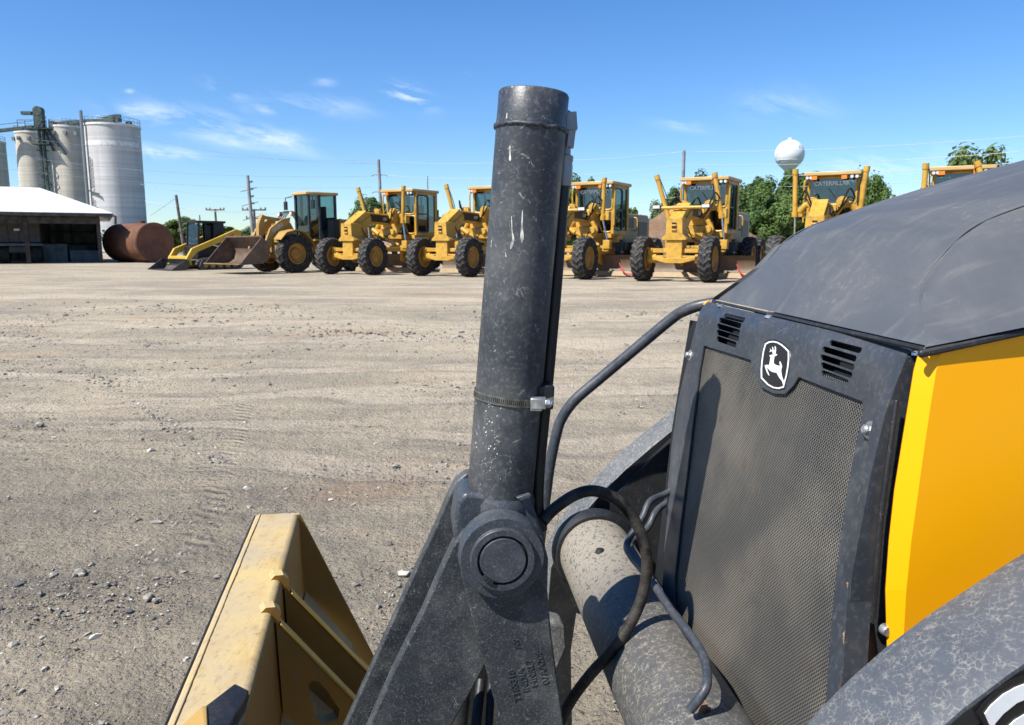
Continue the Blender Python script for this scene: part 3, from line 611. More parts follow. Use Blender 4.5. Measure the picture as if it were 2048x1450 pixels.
def tree(px, ptop, Y, rx, mat, label, v=0, pbot=None, lean=0):
    p = on_y(px, ptop, Y); zt = p.z; me0 = CR[v]; zs = [v_.co.z for v_ in me0.vertices]; hi = max(zs); lo = min(zs)
    zb = G4+.6 if pbot is None else on_y(px, pbot, Y).z
    sz = (zt-zb)/(hi-lo); cz = zt-hi*sz
    t = tag(empty('tree', (p.x, Y, G4)), label, 'tree', 'trees beyond the yard')
    key = (v, mat)
    if key not in CM: me = me0.copy(); me.materials.append(M[mat]); CM[key] = me
    c = bpy.data.objects.new('crown', CM[key]); sc.collection.objects.link(c); c.parent = t; c.location = (lean, 0, cz-G4); c.scale = (rx, rx, sz); c.rotation_euler.z = random.uniform(0, 6)
    tb = MB(); hh = cz-G4+.3*sz; tb.tube([(0, 0, 0), (.05, 0, hh*.5), (lean*.7, 0, hh)], .2, 8, rs=lambda q: max(.04, .03*rx+.16*(1-q)))
    rnd = random.Random(int(px))
    for i in range(6):
        a = rnd.uniform(0, 6.3); z0 = hh*rnd.uniform(.4, .9); tb.tube([(0, 0, z0), (math.cos(a)*rx*.4, math.sin(a)*rx*.4, z0+sz*.3), (math.cos(a)*rx*.75, math.sin(a)*rx*.75, z0+sz*.55)], .06, 6, rs=lambda q: .08*(1-q)+.02)
    tb.build('trunk', M['bark'], t)
T = [
 (368, 432, 95, 3.0, 'leaf_mid', 'rounded green tree behind the leftmost leaning wooden pole', 0), (340, 448, 98, 2.0, 'leaf_dark', 'small dark tree showing just right of the rusty tank', 3),
 (415, 455, 110, 2.6, 'leaf_mid', 'low bushy tree showing above the track loader cab', 3), (448, 449, 104, 2.6, 'leaf_dark', 'small round tree between the track loader and the wheel loader bucket', 0),
 (482, 464, 100, 2.2, 'leaf_dark', 'lowest small tree right behind the brown wheel loader bucket', 3), (505, 452, 120, 2.4, 'leaf_mid', 'small tree at the foot of the tall transmission pole', 1),
 (740, 388, 78, 2.3, 'leaf_mid', 'young green tree between the wheel loader and the first grader cab', 2), (718, 420, 80, 1.5, 'leaf_mid', 'low bushy tree left of the young green tree', 0), (768, 402, 79, 1.6, 'leaf_olive', 'thin olive tree just left of the first grader cab', 4), (685, 437, 100, 2.0, 'leaf_dark', 'low tree just right of the wheel loader cab', 3), (905, 420, 95, 2.2, 'leaf_dark', 'dark tree showing right behind the first grader engine hood', 3),
 (1158, 344, 62, 1.55, 'leaf_dark', 'dark tree right behind the black hydraulic hose and the third grader cab', 1), (1130, 370, 66, 1.8, 'leaf_dark', 'dark tree half hidden by the upright cylinder', 0), (1185, 352, 70, 1.6, 'leaf_mid', 'tree showing just above the roof of the third grader', 0), (1240, 400, 72, 2.0, 'leaf_mid', 'low tree right of the third grader cab', 3),
 (1322, 398, 66, 1.3, 'leaf_olive', 'sparse olive shrub like tree on the left edge of the brown dirt pile', 4), (1352, 366, 74, 1.8, 'leaf_dark', 'dark pointed tree left of the fourth grader cab', 2),
 (1405, 335, 70, 1.9, 'leaf_dark', 'dark tree rising above the fourth grader roof', 1), (1440, 350, 74, 2.0, 'leaf_mid', 'tree behind the right side of the fourth grader roof', 0),
 (1508, 352, 66, 1.9, 'leaf_dark', 'dark tree just right of the fourth grader cab', 0), (1545, 348, 62, 2.0, 'leaf_mid', 'green tree below and left of the water tower', 1),
 (1590, 336, 66, 2.2, 'leaf_dark', 'tallest dark tree directly below the water tower', 0), (1630, 340, 64, 1.9, 'leaf_dark', 'dark tree behind the left lift cylinder of the fifth grader', 1), (1668, 346, 68, 2.2, 'leaf_mid', 'tree behind the roof of the fifth grader', 0),
 (1722, 330, 64, 1.4, 'leaf_mid', 'narrow spiky tree just right of the fifth grader cab', 2), (1752, 340, 60, 1.4, 'leaf_mid', 'bright green pointed tree at the right end of the tree belt', 2), (1700, 370, 58, 1.6, 'leaf_mid', 'lower green tree at the foot of the bright pointed tree', 0),
 (1610, 345, 70, 2.0, 'leaf_mid', 'leafy tree just right of the water tower stem', 0), (1535, 362, 60, 1.7, 'leaf_mid', 'leafy tree left of the water tower stem', 1), (1650, 372, 58, 1.8, 'leaf_dark', 'shaded tree directly behind the fifth grader cab', 3), (1775, 365, 59, 1.0, 'leaf_mid', 'smallest bright tree at the far right end of the tree belt', 2),
 (1515, 400, 58, 1.6, 'leaf_dark', 'lower dark tree filling the gap right of the fourth grader engine', 3), (1570, 395, 57, 1.8, 'leaf_mid', 'lower green tree in front of the tree belt below the water tower', 0), (1475, 385, 64, 1.8, 'leaf_dark', 'lower dark tree hidden mostly behind the fourth grader cab', 3),
 (1868, 352, 62, 1.5, 'leaf_dark', 'dark tree left of the last grader roof at the far right', 3), (1962, 286, 58, 3.2, 'leaf_olive', 'tall loose crowned tree rising above the black hood at the far right', 4), (1925, 318, 59, 1.9, 'leaf_olive', 'left hand lobe tree below the tall loose crowned tree', 4), (1998, 318, 60, 1.8, 'leaf_olive', 'small loose tree right of the tall loose crowned tree', 4), (1900, 335, 66, 1.6, 'leaf_mid', 'tree peeking over the roof of the last grader', 0), (2040, 345, 70, 2.2, 'leaf_dark', 'dark tree at the right edge of the view behind the black hood', 0)]
for t in T: tree(*t)
# far hedge and field behind the yard
rnd = random.Random(5); me = bpy.data.meshes.new('hedge'); mb = MB()
for i in range(26000):
    x = rnd.uniform(-70, 80); y = 118+rnd.uniform(0, 14); h = 1.6+1.6*noise.noise(Vector((x*.08, 0, 2)))+1.2*noise.noise(Vector((x*.35, 0, 5))); z = G4+max(.4, h+1.2)*rnd.random()**.7; s = rnd.uniform(.2, .45)
    e = Vector((rnd.gauss(0, 1), rnd.gauss(0, 1), rnd.gauss(0, 1))).normalized(); f = e.cross(Vector((rnd.gauss(0, 1), rnd.gauss(0, 1), rnd.gauss(0, 1)))).normalized(); p = Vector((x, y, z))
    mb.add([p+e*s, p+f*s*.6, p-e*s, p-f*s*.6], [(0, 1, 2, 3)])
me.from_pydata(mb.v, [], mb.f); me.materials.append(M['leaf_dark']); o = bpy.data.objects.new('hedgerow', me); sc.collection.objects.link(o); tag(o, 'low far hedgerow along the horizon behind the yard', 'hedgerow', kind='stuff')
fg = MB().add([(-300, 112, .46), (300, 112, .46), (1500, 1500, .46), (-1500, 1500, .46)], [(0, 1, 2, 3)])
mb = MB(); mb.add([(-300, 112, .46), (300, 112, .46), (1500, 1500, .46), (-1500, 1500, .46)], [(0, 1, 2, 3)]); tag(mb.build('field', M['far_grass'], fixn=False), 'flat green field beyond the yard', 'field', kind='structure')

# ------------------------------------------------------------------ poles, wires, water tower
def pole(px, ptop, Y, r, mat, label, lean=0, name='utility_pole', arms=(), ins=0, nb=1):
    p = on_y(px, ptop, Y); h = p.z-G4; t = tag(empty(name, (p.x-lean, Y, G4)), label, 'pole', 'utility poles beyond the yard')
    MB().cyl((0, 0, 0), (lean, 0, h), r*1.25, r, 12).build('post', mat, t)
    for dz, wdt in arms:
        f = (h-dz)/h; MB().beam((lean*f-wdt/2, 0, h-dz), (lean*f+wdt/2, 0, h-dz), .12, .14).build('crossarm', mat, t)
        for k in (-1, -.6, .6, 1): MB().lathe([(0, .0), (.07, .0), (.1, .1), (.05, .2), (0, .22)], (lean*f+k*wdt/2*.94, 0, h-dz+.07), (0, 0, 1), 8).build('insulator', M['insulator'], t)
    return t, h
pole(352, 390, 78, .13, M['pole_wood'], 'bare leaning wooden pole right of the rusty tank', lean=-.5)
pole(430, 418, 92, .12, M['pole_wood'], 'short wooden pole with one crossarm above the track loader', lean=-.1, arms=((.1, 2.2),))
pole(399, 430, 120, .10, M['pole_grey'], 'thin grey mast between the leaning pole and the short crossarm pole', lean=0)
t, h = pole(495, 351, 84, .17, M['pole_grey'], 'tall grey transmission pole with stacked insulators left of the wheel loader', lean=-.35, arms=((7.2, 2.6),))
for k in range(7):
    z = h-.7-k*.75; x = -.35*z/h
    MB().lathe([(.03, 0), (.14, .05), (.03, .1), (.14, .15), (.03, .2), (.14, .25), (.03, .3)], (x+.2, 0, z), (1, 0, .35), 8).build('insulator', M['insulator'], t)
    if k % 2 == 1: MB().beam((x-.9, 0, z-.25), (x+.9, 0, z+.2), .07, .08).build('bracket_arm', M['pole_grey'], t)
pole(508, 418, 85, .12, M['pole_wood'], 'shorter wooden pole with two crossarms standing beside the tall transmission pole', arms=((.1, 2.6), (1.0, 1.8)))
t, h = pole(757, 319, 90, .17, M['pole_grey'], 'grey transmission pole with two curved arms above the young green tree', lean=-.25)
for dz in (1.8, 3.7):
    for s in (-1, 1):
        x = -.25*(h-dz)/h; MB().tube([(x, 0, h-dz), (x+s*.5, 0, h-dz+.12), (x+s*.95, 0, h-dz-.05)], .05, 6, 4).build('bracket_arm', M['pole_grey'], t)
pole(855, 352, 150, .10, M['pole_grey'], 'faint thin radio mast above the first grader cab')
pole(1368, 301, 72, .15, M['pole_grey'], 'slim grey pole standing left of the fourth grader cab', arms=())
def wire(a, b, Ya, Yb, sag, label, mat='wire', r=.022, gname='overhead wires'):
    p = on_y(*a, Ya); q = on_y(*b, Yb); pts = [p.lerp(q, i/40)-Vector((0, 0, 4*sag*(i/40)*(1-i/40))) for i in range(41)]
    mb = MB(); mb.tube(pts, r, 5); tag(mb.build('overhead_wire', M[mat]), label, 'wire', gname)
W = [((-40, 262), (757, 322), 110, 90, 1.0, 'upper dark wire crossing behind the silos to the two armed pole'),
     ((270, 272), (757, 327), 105, 90, .9, 'dark wire leaving the white silo just below the top wire'),
     ((-40, 300), (745, 352), 110, 90, 1.2, 'dark wire reaching the upper arm of the two armed pole'),
     ((-40, 330), (745, 375), 110, 90, 1.0, 'dark wire reaching the lower arm of the two armed pole'),
     ((280, 368), (600, 395), 90, 84, .6, 'dark wire sloping down past the tall transmission pole'),
     ((290, 402), (510, 421), 88, 85, .5, 'thin wire tied to the shorter two crossarm pole'),
     ((290, 407), (640, 426), 92, 90, .5, 'lower thin wire passing behind the wheel loader cab'),
     ((300, 432), (352, 396), 76, 78, .0, 'guy wire slanting up to the leaning wooden pole')]
for a, b_, Y0, Y1, s_, l_ in W: wire(a, b_, Y0, Y1, s_, l_, r=.014)
W2 = [((771, 322), (1000, 325), 90, 80, .2, 'pale wire from the top of the two armed pole to the upright cylinder'),
      ((771, 350), (1000, 356), 90, 80, .2, 'pale wire from the upper arm to the upright cylinder'),
      ((771, 373), (1000, 379), 90, 80, .2, 'pale wire from the lower arm to the upright cylinder'),
      ((1100, 322), (1368, 303), 80, 72, .15, 'highest bright wire left of the slim grey pole'), ((1100, 353), (1368, 329), 80, 72, .15, 'second bright wire left of the slim grey pole'), ((1120, 378), (1368, 352), 80, 72, .15, 'third bright wire left of the slim grey pole'), ((1120, 422), (1368, 392), 80, 72, .1, 'lowest bright wire left of the slim grey pole'),
      ((1368, 303), (2120, 266), 72, 52, .35, 'topmost bright wire on the right, passing the water tower'), ((1368, 329), (2120, 296), 72, 52, .4, 'second bright wire on the right, crossing below the water tower ball'),
      ((1368, 352), (2120, 318), 72, 52, .4, 'third bright wire on the right, above the fifth grader roof'), ((1368, 372), (2120, 344), 72, 52, .4, 'fourth bright wire on the right, across the dark trees'), ((1368, 399), (2120, 365), 72, 52, .3, 'fifth bright wire on the right, across the middle of the dark trees'), ((1368, 434), (2120, 420), 72, 52, .2, 'lowest bright wire on the right, near the foot of the trees')]
for a, b_, Y0, Y1, s_, l_ in W2: wire(a, b_, Y0, Y1, s_, l_, 'wire_sunlit', .017)
YW = 240; c = on_y(1579, 309, YW); rw = 28/1538*YW; wt = tag(empty('water_tower', (c.x, YW, G4)), 'white ball shaped water tower rising above the dark trees', 'water tower'); hz = c.z-G4
prof = [(rw*math.sin(math.pi*i/30), hz+rw*math.cos(math.pi*i/30)) for i in range(20)]
zc = hz+rw*math.cos(math.pi*19/30); rc = rw*math.sin(math.pi*19/30)
prof += [(rw*.74, hz-rw*.66), (rw*.52, hz-rw*.88), (rw*.34, hz-rw*1.05), (rw*.21, hz-rw*1.2), (rw*.15, hz-rw*1.4), (rw*.13, hz-rw*2.2), (rw*.13, 4), (rw*.4, 0)]
MB().lathe(prof, (0, 0, 0), (0, 0, 1), 48).build('tank_ball', M['tower_white'], wt, ang=60)
MB().cyl((0, 0, hz+rw), (0, 0, hz+rw+.5), .7, n=12).build('top_hatch', M['tower_white'], wt)
MB().lathe([(rc*1.005, zc+.1), (rc*1.012, zc+.05), (rc*1.012, zc-.05), (rc*.99, zc-.12)], (0, 0, 0), (0, 0, 1), 48).build('seam_ring', M['tower_white'], wt)
mb = MB()
def on_ball(px, py): r_ = ray(px, py); o_ = CV-(Vector((c.x, YW, c.z))); bq = r_.dot(o_); A = r_.dot(r_); cc = o_.dot(o_)-(rw+.02)**2; q = bq*bq-A*cc; return (CV+r_*((-bq-math.sqrt(max(q, 0)))/A))-Vector(wt.location)
for x0, y0, x1, y1 in ((1556, 293, 1562, 296), (1562, 292, 1568, 295), (1598, 291, 1601, 296), (1553, 306, 1557, 310), (1554, 313, 1559, 320), (1557, 320, 1561, 325)):
    MB().add([on_ball(x0, y0), on_ball(x1, y0), on_ball(x1, y1), on_ball(x0, y1)], [(0, 1, 2, 3)]).build('faded_letter', M['tower_blue'], wt, fixn=False)

# ------------------------------------------------------------------ piles and blocks behind the graders
def pile(px, py, Y, rx, ry, h, mat, label, seed):
    p = on_y(px, py, Y); rows = []; n = 34
    for i in range(n+1):
        row = []
        for k in range(n+1):
            u = i/n*2-1; v = k/n*2-1; r_ = math.hypot(u, v*1.0); z = h*max(0, 1-r_**1.25); z += noise.fractal(Vector((u*3, v*3, seed)), 1, 2, 4)*h*.16*max(0, min(1, (1-r_)*4)); row.append((u*rx, v*ry, z-.05))
        rows.append(row)
    mb = MB(); mb.sheet(rows); o = mb.build('soil_pile', M[mat], fixn=False, ang=60); o.location = (p.x, Y, G4); tag(o, label, 'pile', 'piles of soil and gravel')
pile(1375, 480, 46, 6.5, 5, 3.55, 'pile_brown', 'tall brown soil pile behind the fourth grader', 2)
pile(1285, 480, 50, 4.5, 4, 2.6, 'pile_grey', 'grey gravel pile between the third grader and the brown soil pile', 5)
pile(760, 480, 52, 3.0, 3, 1.5, 'pile_pink', 'low pinkish gravel pile behind the first grader', 8)
pile(960, 485, 52, 4.0, 3, .9, 'pile_pink', 'low flat pinkish pile behind the second grader', 11)
for i, (px, Y, z) in enumerate([(722, 48, 0), (762, 48, 0), (800, 48, 0), (965, 47, 0), (742, 48, .62), (992, 47, 0), (950, 47.6, .62)]):
    p = on_y(px, 490, Y); mb = MB(); mb.box((0, 0, .31), (1.2 if px < 900 else 1.6, .6, .6)); mb.box((0, 0, .64), (.3, .2, .06)); o = mb.build('concrete_block', M['white_block'], bevel=.02); o.location = (p.x, Y, G4+z)
    tag(o, ['white concrete block left of the others behind the first grader', 'white concrete block in the middle behind the first grader boom', 'white concrete block right of the others behind the first grader', 'white concrete block low behind the second grader cab', 'white concrete block stacked on the two left blocks', 'white concrete block farthest right beside the upright cylinder', 'white concrete block stacked behind the second grader'][i], 'block', 'concrete blocks behind the graders')
p = on_y(1555, 470, 40); mb = MB(); mb.prism([(-3.2, 0, 1.0), (3.4, 0, 1.25), (3.4, 0, 1.05), (-3.2, 0, .82)], (0, .3, 0)); mb.box((-2.6, .15, .45), (.15, .25, .9)); mb.box((2.6, .15, .5), (.15, .25, 1)); o = mb.build('guard_barrier', M['white_block']); o.location = (p.x, 40, G4); tag(o, 'low pale rail barrier at the foot of the trees behind the stored tyres', 'barrier')
# ------------------------------------------------------------------ machines in the yard
def wheel(parent, c, Rw, wd, side, rimmat, lugs=20, rr=.52):
    c = Vector(c); ty = MB(); h = wd/2
    ty.lathe([(Rw*rr, -h*.8), (Rw*.7, -h), (Rw*.9, -h*.97), (Rw*.965, -h*.82), (Rw*.975, 0), (Rw*.965, h*.82), (Rw*.9, h*.97), (Rw*.7, h), (Rw*rr, h*.8)], c, (1, 0, 0), 40)
    w_ = empty('wheel', (0, 0, 0)) if 0 else None
    t_ = ty.build('wheel', M['tyre'], parent, ang=50)
    lg = MB()
    for k in range(lugs):
        a0 = 2*math.pi*k/lugs
        for s in (-1, 1):
            off = 0 if s < 0 else math.pi/lugs*.0
            vs = []
            for (x, da, r0) in ((.0, .16, 1.0), (s*h*.55, .0, .998), (s*h*.98, -.04, .955)):
                for dd in (-.055, .055):
                    for rr_ in (r0-.05, r0+.012):
                        a = a0+off+da+dd; vs.append(c+Vector((x, math.cos(a)*Rw*rr_, math.sin(a)*Rw*rr_)))
            fs = []
            for i in range(2):
                b = i*4; fs += [(b, b+1, b+5, b+4), (b+2, b+6, b+7, b+3), (b+1, b+3, b+7, b+5), (b, b+4, b+6, b+2)]
            fs += [(0, 2, 3, 1), (8, 9, 11, 10)]; lg.add(vs, fs)
    lg.build('tread', M['tyre_lug'], t_, ang=30)
    rm = MB(); s = side
    rm.lathe([(Rw*rr+.015, s*h*.84), (Rw*rr-.015, s*h*.86), (Rw*rr-.04, s*h*.45), (Rw*.30, s*h*.25), (Rw*.28, s*h*.5), (Rw*.14, s*h*.62), (0, s*h*.64)], c, (1, 0, 0), 32)
    rm.lathe([(Rw*rr+.015, -s*h*.84), (Rw*rr-.015, -s*h*.86), (Rw*rr-.05, -s*h*.3), (Rw*.2, -s*h*.1), (0, -s*h*.1)], c, (1, 0, 0), 32)
    for k in range(8):
        a = k*math.pi/4; rm.cyl(c+Vector((s*h*.28, math.cos(a)*Rw*.21, math.sin(a)*Rw*.21)), c+Vector((s*h*.62, math.cos(a)*Rw*.21, math.sin(a)*Rw*.21)), .025, n=6)
    rm.build('rim', M['rim_paint'], t_)
    return t_
def loopframe(mb, pts, r=.04, n=6):
    P = [Vector(p) for p in pts]; Q = []
    m = len(P)
    for i in range(m):
        a, b, c = P[i-1], P[i], P[(i+1) % m]; k = min(.16, (b-a).length*.3)
        for t in (0, .33, .66, 1):
            p = b+(a-b).normalized()*k*(1-t); q = b+(c-b).normalized()*k*t; Q.append(p.lerp(q, t))
    Q += [Q[0], Q[1]]; mb.tube(Q, r, n)
def make_grader():
    g = empty('motor_grader'); Y = 'grader_yellow'
    for s in (-1, 1):
        wheel(g, (s*1.03, 0, .685), .685, .40, s, Y); wheel(g, (s*1.05, 5.25, .69), .69, .38, s, Y); wheel(g, (s*1.05, 6.75, .69), .69, .38, s, Y)
    # front axle and bolster
    mb = MB(); mb.beam((-.82, 0, .93), (.82, 0, .93), .16, .13); mb.box((-.78, 0, .80), (.14, .22, .42)); mb.box((.78, 0, .80), (.14, .22, .42)); mb.cyl((-.86, 0, .69), (-.6, 0, .69), .14); mb.cyl((.6, 0, .69), (.86, 0, .69), .14)
    mb.prism_y([(-.66, .66), (-.28, .56), (.28, .56), (.66, .66), (.66, .76), (.3, .72), (-.3, .72), (-.66, .76)], -.22, -.08); mb.beam((-.7, -.15, .76), (.7, -.15, .76), .05, .05); mb.build('front_axle', M[Y], g, bevel=.012)
    mb = MB(); mb.prism_y([(-.24, .66), (-.14, .58), (.14, .58), (.24, .66), (.24, 1.24), (-.24, 1.24)], -.2, .3); mb.prism_y([(-.38, 1.24), (.38, 1.24), (.38, 1.3), (.26, 1.42), (.24, 1.9), (-.24, 1.9), (-.26, 1.42), (-.38, 1.3)], -.26, .32)
    for z in (1.55, 1.68):
        mb.box((0, -.28, z), (.16, .06, .05))
    mb.build('front_bolster', M[Y], g, bevel=.015)
    for z in (1.62, 1.74): MB().box((0, -.275, z), (.13, .03, .05)).build('hitch_slot', M['black_paint'], g)
    # gooseneck and boom
    mb = MB(); mb.prism_x([(-.2, 1.3), (-.22, 1.88), (.75, 2.34), (2.9, 2.26), (3.4, 2.1), (3.4, 1.75), (2.8, 1.86), (1.0, 1.92), (.35, 1.3)], -.15, .15); mb.build('boom', M[Y], g, bevel=.02)
    mb = MB(); mb.prism([(-.20, -.1, 1.86), (.20, -.1, 1.86), (.20, .72, 2.33), (-.20, .72, 2.33)], (0, -.03, .05)); mb.prism_x([(.05, 1.55), (.1, 1.75), (.95, 2.2), (1.02, 2.05), (.35, 1.45)], .15, .19); mb.prism_x([(.05, 1.55), (.1, 1.75), (.95, 2.2), (1.02, 2.05), (.35, 1.45)], -.19, -.15)
    for i in range(4): mb.cyl((-.1+.2*(i % 2), .15+.3*(i//2), 2.03+.17*(i//2)), (-.1+.2*(i % 2), .13+.3*(i//2), 2.08+.17*(i//2)), .02, n=8)
    mb.build('gooseneck_plate', M[Y], g)
    mb = MB()
    for s in (-1, 1): mb.prism_x([(1.0, 2.0), (.98, 2.27), (2.75, 2.2), (2.75, 1.93)], s*.152, s*.158)
    st = mb.build('boom_stripe', M['black_paint'], g)
    tm = text_mesh('12H', .17, .003)
    for s in (-1, 1):
        mm = Matrix.Translation((s*.164, 1.85, 2.1)) @ Matrix.Rotation(R(90*s), 4, 'Z') @ Matrix.Rotation(R(90), 4, 'X'); MB().mesh(tm, mm).build('model_marking', M['grader_text'], st)
    # circle, drawbar, blade
    mb = MB(); mb.beam((0, .2, .95), (-.75, 2.0, .95), .12, .12); mb.beam((0, .2, .95), (.75, 2.0, .95), .12, .12); mb.beam((-.95, 2.2, .98), (.95, 2.2, .98), .16, .2); mb.lathe([(.55, 0), (.78, 0), (.78, .12), (.55, .12)], (0, 2.55, .84), (0, 0, 1), 32, True)
    for s in (-1, 1): mb.box((s*.9, 2.2, 1.12), (.24, .24, .3)); mb.prism_x([(2.3, .85), (2.3, .5), (2.75, .35), (2.95, .55), (2.8, .9)], s*.55-.04, s*.55+.04)
    mb.build('drawbar', M[Y], g, bevel=.01)
    mb = MB(); prof = [(2.42+.0, .14), (2.52, .2), (2.58, .34), (2.58, .5), (2.54, .64), (2.44, .76)]
    rows = [[(x, y-.0, z) for (y, z) in prof] for x in (-1.83, -1.0, 0, 1.0, 1.83)]; mb.sheet(rows, .025, (0, 1, 0)); mb.build('blade', M['blade_steel'], g, ang=40)
    mb = MB(); mb.prism_x([(2.35, .04), (2.43, .2), (2.46, .2), (2.38, .04)], -1.84, 1.84); mb.build('cutting_edge', M['cut_edge'], g)
    # saddle and lift arms
    mb = MB(); mb.box((0, 2.35, 2.0), (.5, .5, .55)); mb.box((0, 2.3, 1.72), (.9, .3, .25))
    for s in (-1, 1):
        mb.tube([(s*.2, 2.3, 2.0), (s*.4, 2.2, 2.28), (s*.62, 2.2, 2.3), (s*.78, 2.25, 2.1)], .1, 8, 3); mb.cyl((s*.42, 2.0, 2.36), (s*.42, 2.2, 2.36), .17, n=16); mb.cyl((s*.42, 1.97, 2.36), (s*.42, 2.0, 2.36), .1, n=12)
        mb.tube([(s*.35, 2.1, 1.9), (s*.52, 2.1, 1.6), (s*.42, 2.0, 1.42)], .08, 8, 3); mb.box((s*.82, 2.3, 2.1), (.24, .24, .3))
    mb.beam((-.42, 2.05, 1.6), (.42, 2.05, 1.6), .2, .22); mb.cyl((.42, 1.9, 1.6), (.42, 2.15, 1.6), .12, n=14); mb.cyl((-.42, 1.9, 1.6), (-.42, 2.15, 1.6), .12, n=14)
    mb.build('lift_arm', M[Y], g, bevel=.012)
    MB().cyl((-.25, 1.9, 1.55), (.62, 2.1, 1.1), .055, n=12).cyl((-.5, 1.9, 1.72), (-.2, 1.9, 1.52), .08, n=12).build('side_shift_cylinder', M[Y], g)
    hs_ = MB()
    for s in (-1, 1):
        hs_.tube([(s*.75, 2.2, 2.5), (s*.62, 1.95, 2.75), (s*.48, 1.9, 2.45), (s*.35, 2.0, 2.15), (s*.1, 2.1, 2.05)], .026, 6, 5); hs_.tube([(s*.75, 2.25, 2.45), (s*.6, 2.0, 2.5), (s*.45, 1.95, 2.25), (s*.2, 2.1, 1.95)], .018, 6, 5)
        hs_.tube([(s*.18, .4, 1.75), (s*.3, .7, 1.3), (s*.4, 1.3, 1.25), (s*.3, 2.0, 1.6)], .018, 6, 5)
    hs_.build('hydraulic_hose', M['black_rubber'], g)
    # cab
    cb = MB(); z0, z1, y0, y1, wx = 1.5, 3.22, 3.15, 4.55, .70
    for s in (-1, 1):
        loopframe(cb, [(s*wx, y0, z0+.1), (s*wx*.98, y0, z1), (0+s*.02, y0, z1), (s*.02, y0, z0+.85)] if 0 else [(s*.04, y0, z0+.78), (s*wx, y0, z0+.78), (s*wx, y0, z0+.06), (s*.30, y0, z0+.06)], .035)
        cb.box((s*wx, y1, (z0+z1)/2), (.1, .16, z1-z0)); cb.box((s*wx, y0+.02, (z0+z1)/2), (.09, .09, z1-z0)); cb.beam((s*wx, y0, z0+.05), (s*wx, y1, z0+.05), .08, .14); cb.beam((s*wx, y0, z1-.05), (s*wx, y1, z1-.05), .08, .1)
    loopframe(cb, [(-wx, y0-.01, z0+.84), (wx, y0-.01, z0+.84), (wx, y0-.01, z1-.04), (-wx, y0-.01, z1-.04)], .04)
    cb.box((0, y0+.7, z0-.06), (1.35, 1.5, .16)); cb.build('cab', M[Y], g)
    MB().prism_z([(-.82, y0-.32), (.82, y0-.32), (.84, y0+.1), (.84, y1+.1), (-.84, y1+.1), (-.84, y0+.1)], z1+.0, z1+.11).build('cab_roof', M['roof_tan'], g, bevel=.025)
    gm = MB(); gm.add([(-wx, y0, z0+.86), (wx, y0, z0+.86), (wx, y0, z1-.06), (-wx, y0, z1-.06)], [(0, 1, 2, 3)]); ws = gm.build('windshield', M['glass'], g, fixn=False)
    for s in (-1, 1): MB().add([(s*.33, y0, z0+.1), (s*wx, y0, z0+.1), (s*wx, y0, z0+.76), (s*.05, y0, z0+.76)], [(0, 1, 2, 3)]).build('lower_window', M['glass'], g, fixn=False)
    for s in (-1, 1):
        MB().add([(s*(wx+.01), y0+.05, z0+.12), (s*(wx+.01), y1-.08, z0+.12), (s*(wx+.01), y1-.08, z1-.1), (s*(wx+.01), y0+.05, z1-.1)], [(0, 1, 2, 3)]).build('side_window', M['glass'], g, fixn=False)
        mb = MB(); loopframe(mb, [(s*(wx+.02), y0+.12, z0+.12), (s*(wx+.02), y0+.85, z0+.12), (s*(wx+.02), y0+.85, z1-.12), (s*(wx+.02), y0+.12, z1-.12)], .035); mb.beam((s*(wx+.03), y0+.12, z0+.85), (s*(wx+.03), y0+.85, z0+.85), .03, .05); mb.build('door_frame', M['dark_frame'], g)
    MB().add([(-wx, y1, z0+.5), (wx, y1, z0+.5), (wx, y1, z1-.1), (-wx, y1, z1-.1)], [(0, 1, 2, 3)]).build('rear_window', M['glass'], g, fixn=False)
    mb = MB(); mb.box((0, y0+.04, z0+.82), (1.36, .05, .05)); mb.box((0, y0+.04, z0+.45), (.05, .05, .7)); mb.box((0, y0+.03, z1-.1), (1.36, .05, .10)); mb.box((0, y1-.03, z0+.3), (1.3, .04, .6)); mb.box((0, y1-.02, z1-.3), (.06, .04, .9)); mb.tube([(.2, y0-.02, z0+.9), (-.12, y0-.03, z0+1.35)], .012, 5)
    mb.build('window_trim', M['black_paint'], g)
    mb = MB(); mb.box((0, y1-.5, z0+.45), (.5, .5, .2)); mb.box((0, y1-.25, z0+.85), (.5, .16, .8)); mb.box((0, y0+.35, z0+.4), (.36, .3, .85)); mb.tube([(-.2, y0+.35, z0+1.02), (0, y0+.2, z0+1.1), (.2, y0+.35, z0+1.02)], .02, 6, 3); mb.box((-.35, y0+.3, z0+.75), (.2, .12, .35)); mb.box((.35, y0+.3, z0+.75), (.2, .12, .35)); mb.build('seat', M['seat_dark'], g)
    MB().box((0, y0+.16, z0+.90), (.5, .2, .06)).build('dash_papers', M['white_block'], g)
    for s in (-1, 1):
        mb = MB(); loopp = [(s*.80, y0-.12, z0+.3), (s*.82, y0-.14, z1-.3), (s*.79, y0-.1, z1-.12), (s*.68, y0-.02, z1-.08)]; mb.tube(loopp, .028, 6, 3); mb.build('grab_rail', M[Y], g)
    for x in (-.52, .34):
        o = MB().box((x, y0-.25, z1-.07), (.16, .12, .11)).build('indicator_lamp', M['amber'], g)
    for x in (-.72, -.62, .56, .7): 
        o = MB().cyl((x, y0-.3, z1-.06), (x, y0-.16, z1-.06), .055, n=12).build('work_lamp', M['grey_metal'], g); MB().cyl((x, y0-.306, z1-.06), (x, y0-.301, z1-.06), .045, n=12).build('lamp_lens', M['lamp_glass'], o)
    MB().cyl((.1, y0+.3, z1+.11), (.1, y0+.3, z1+.17), .035, n=10).build('beacon', M['red_tape'], g)
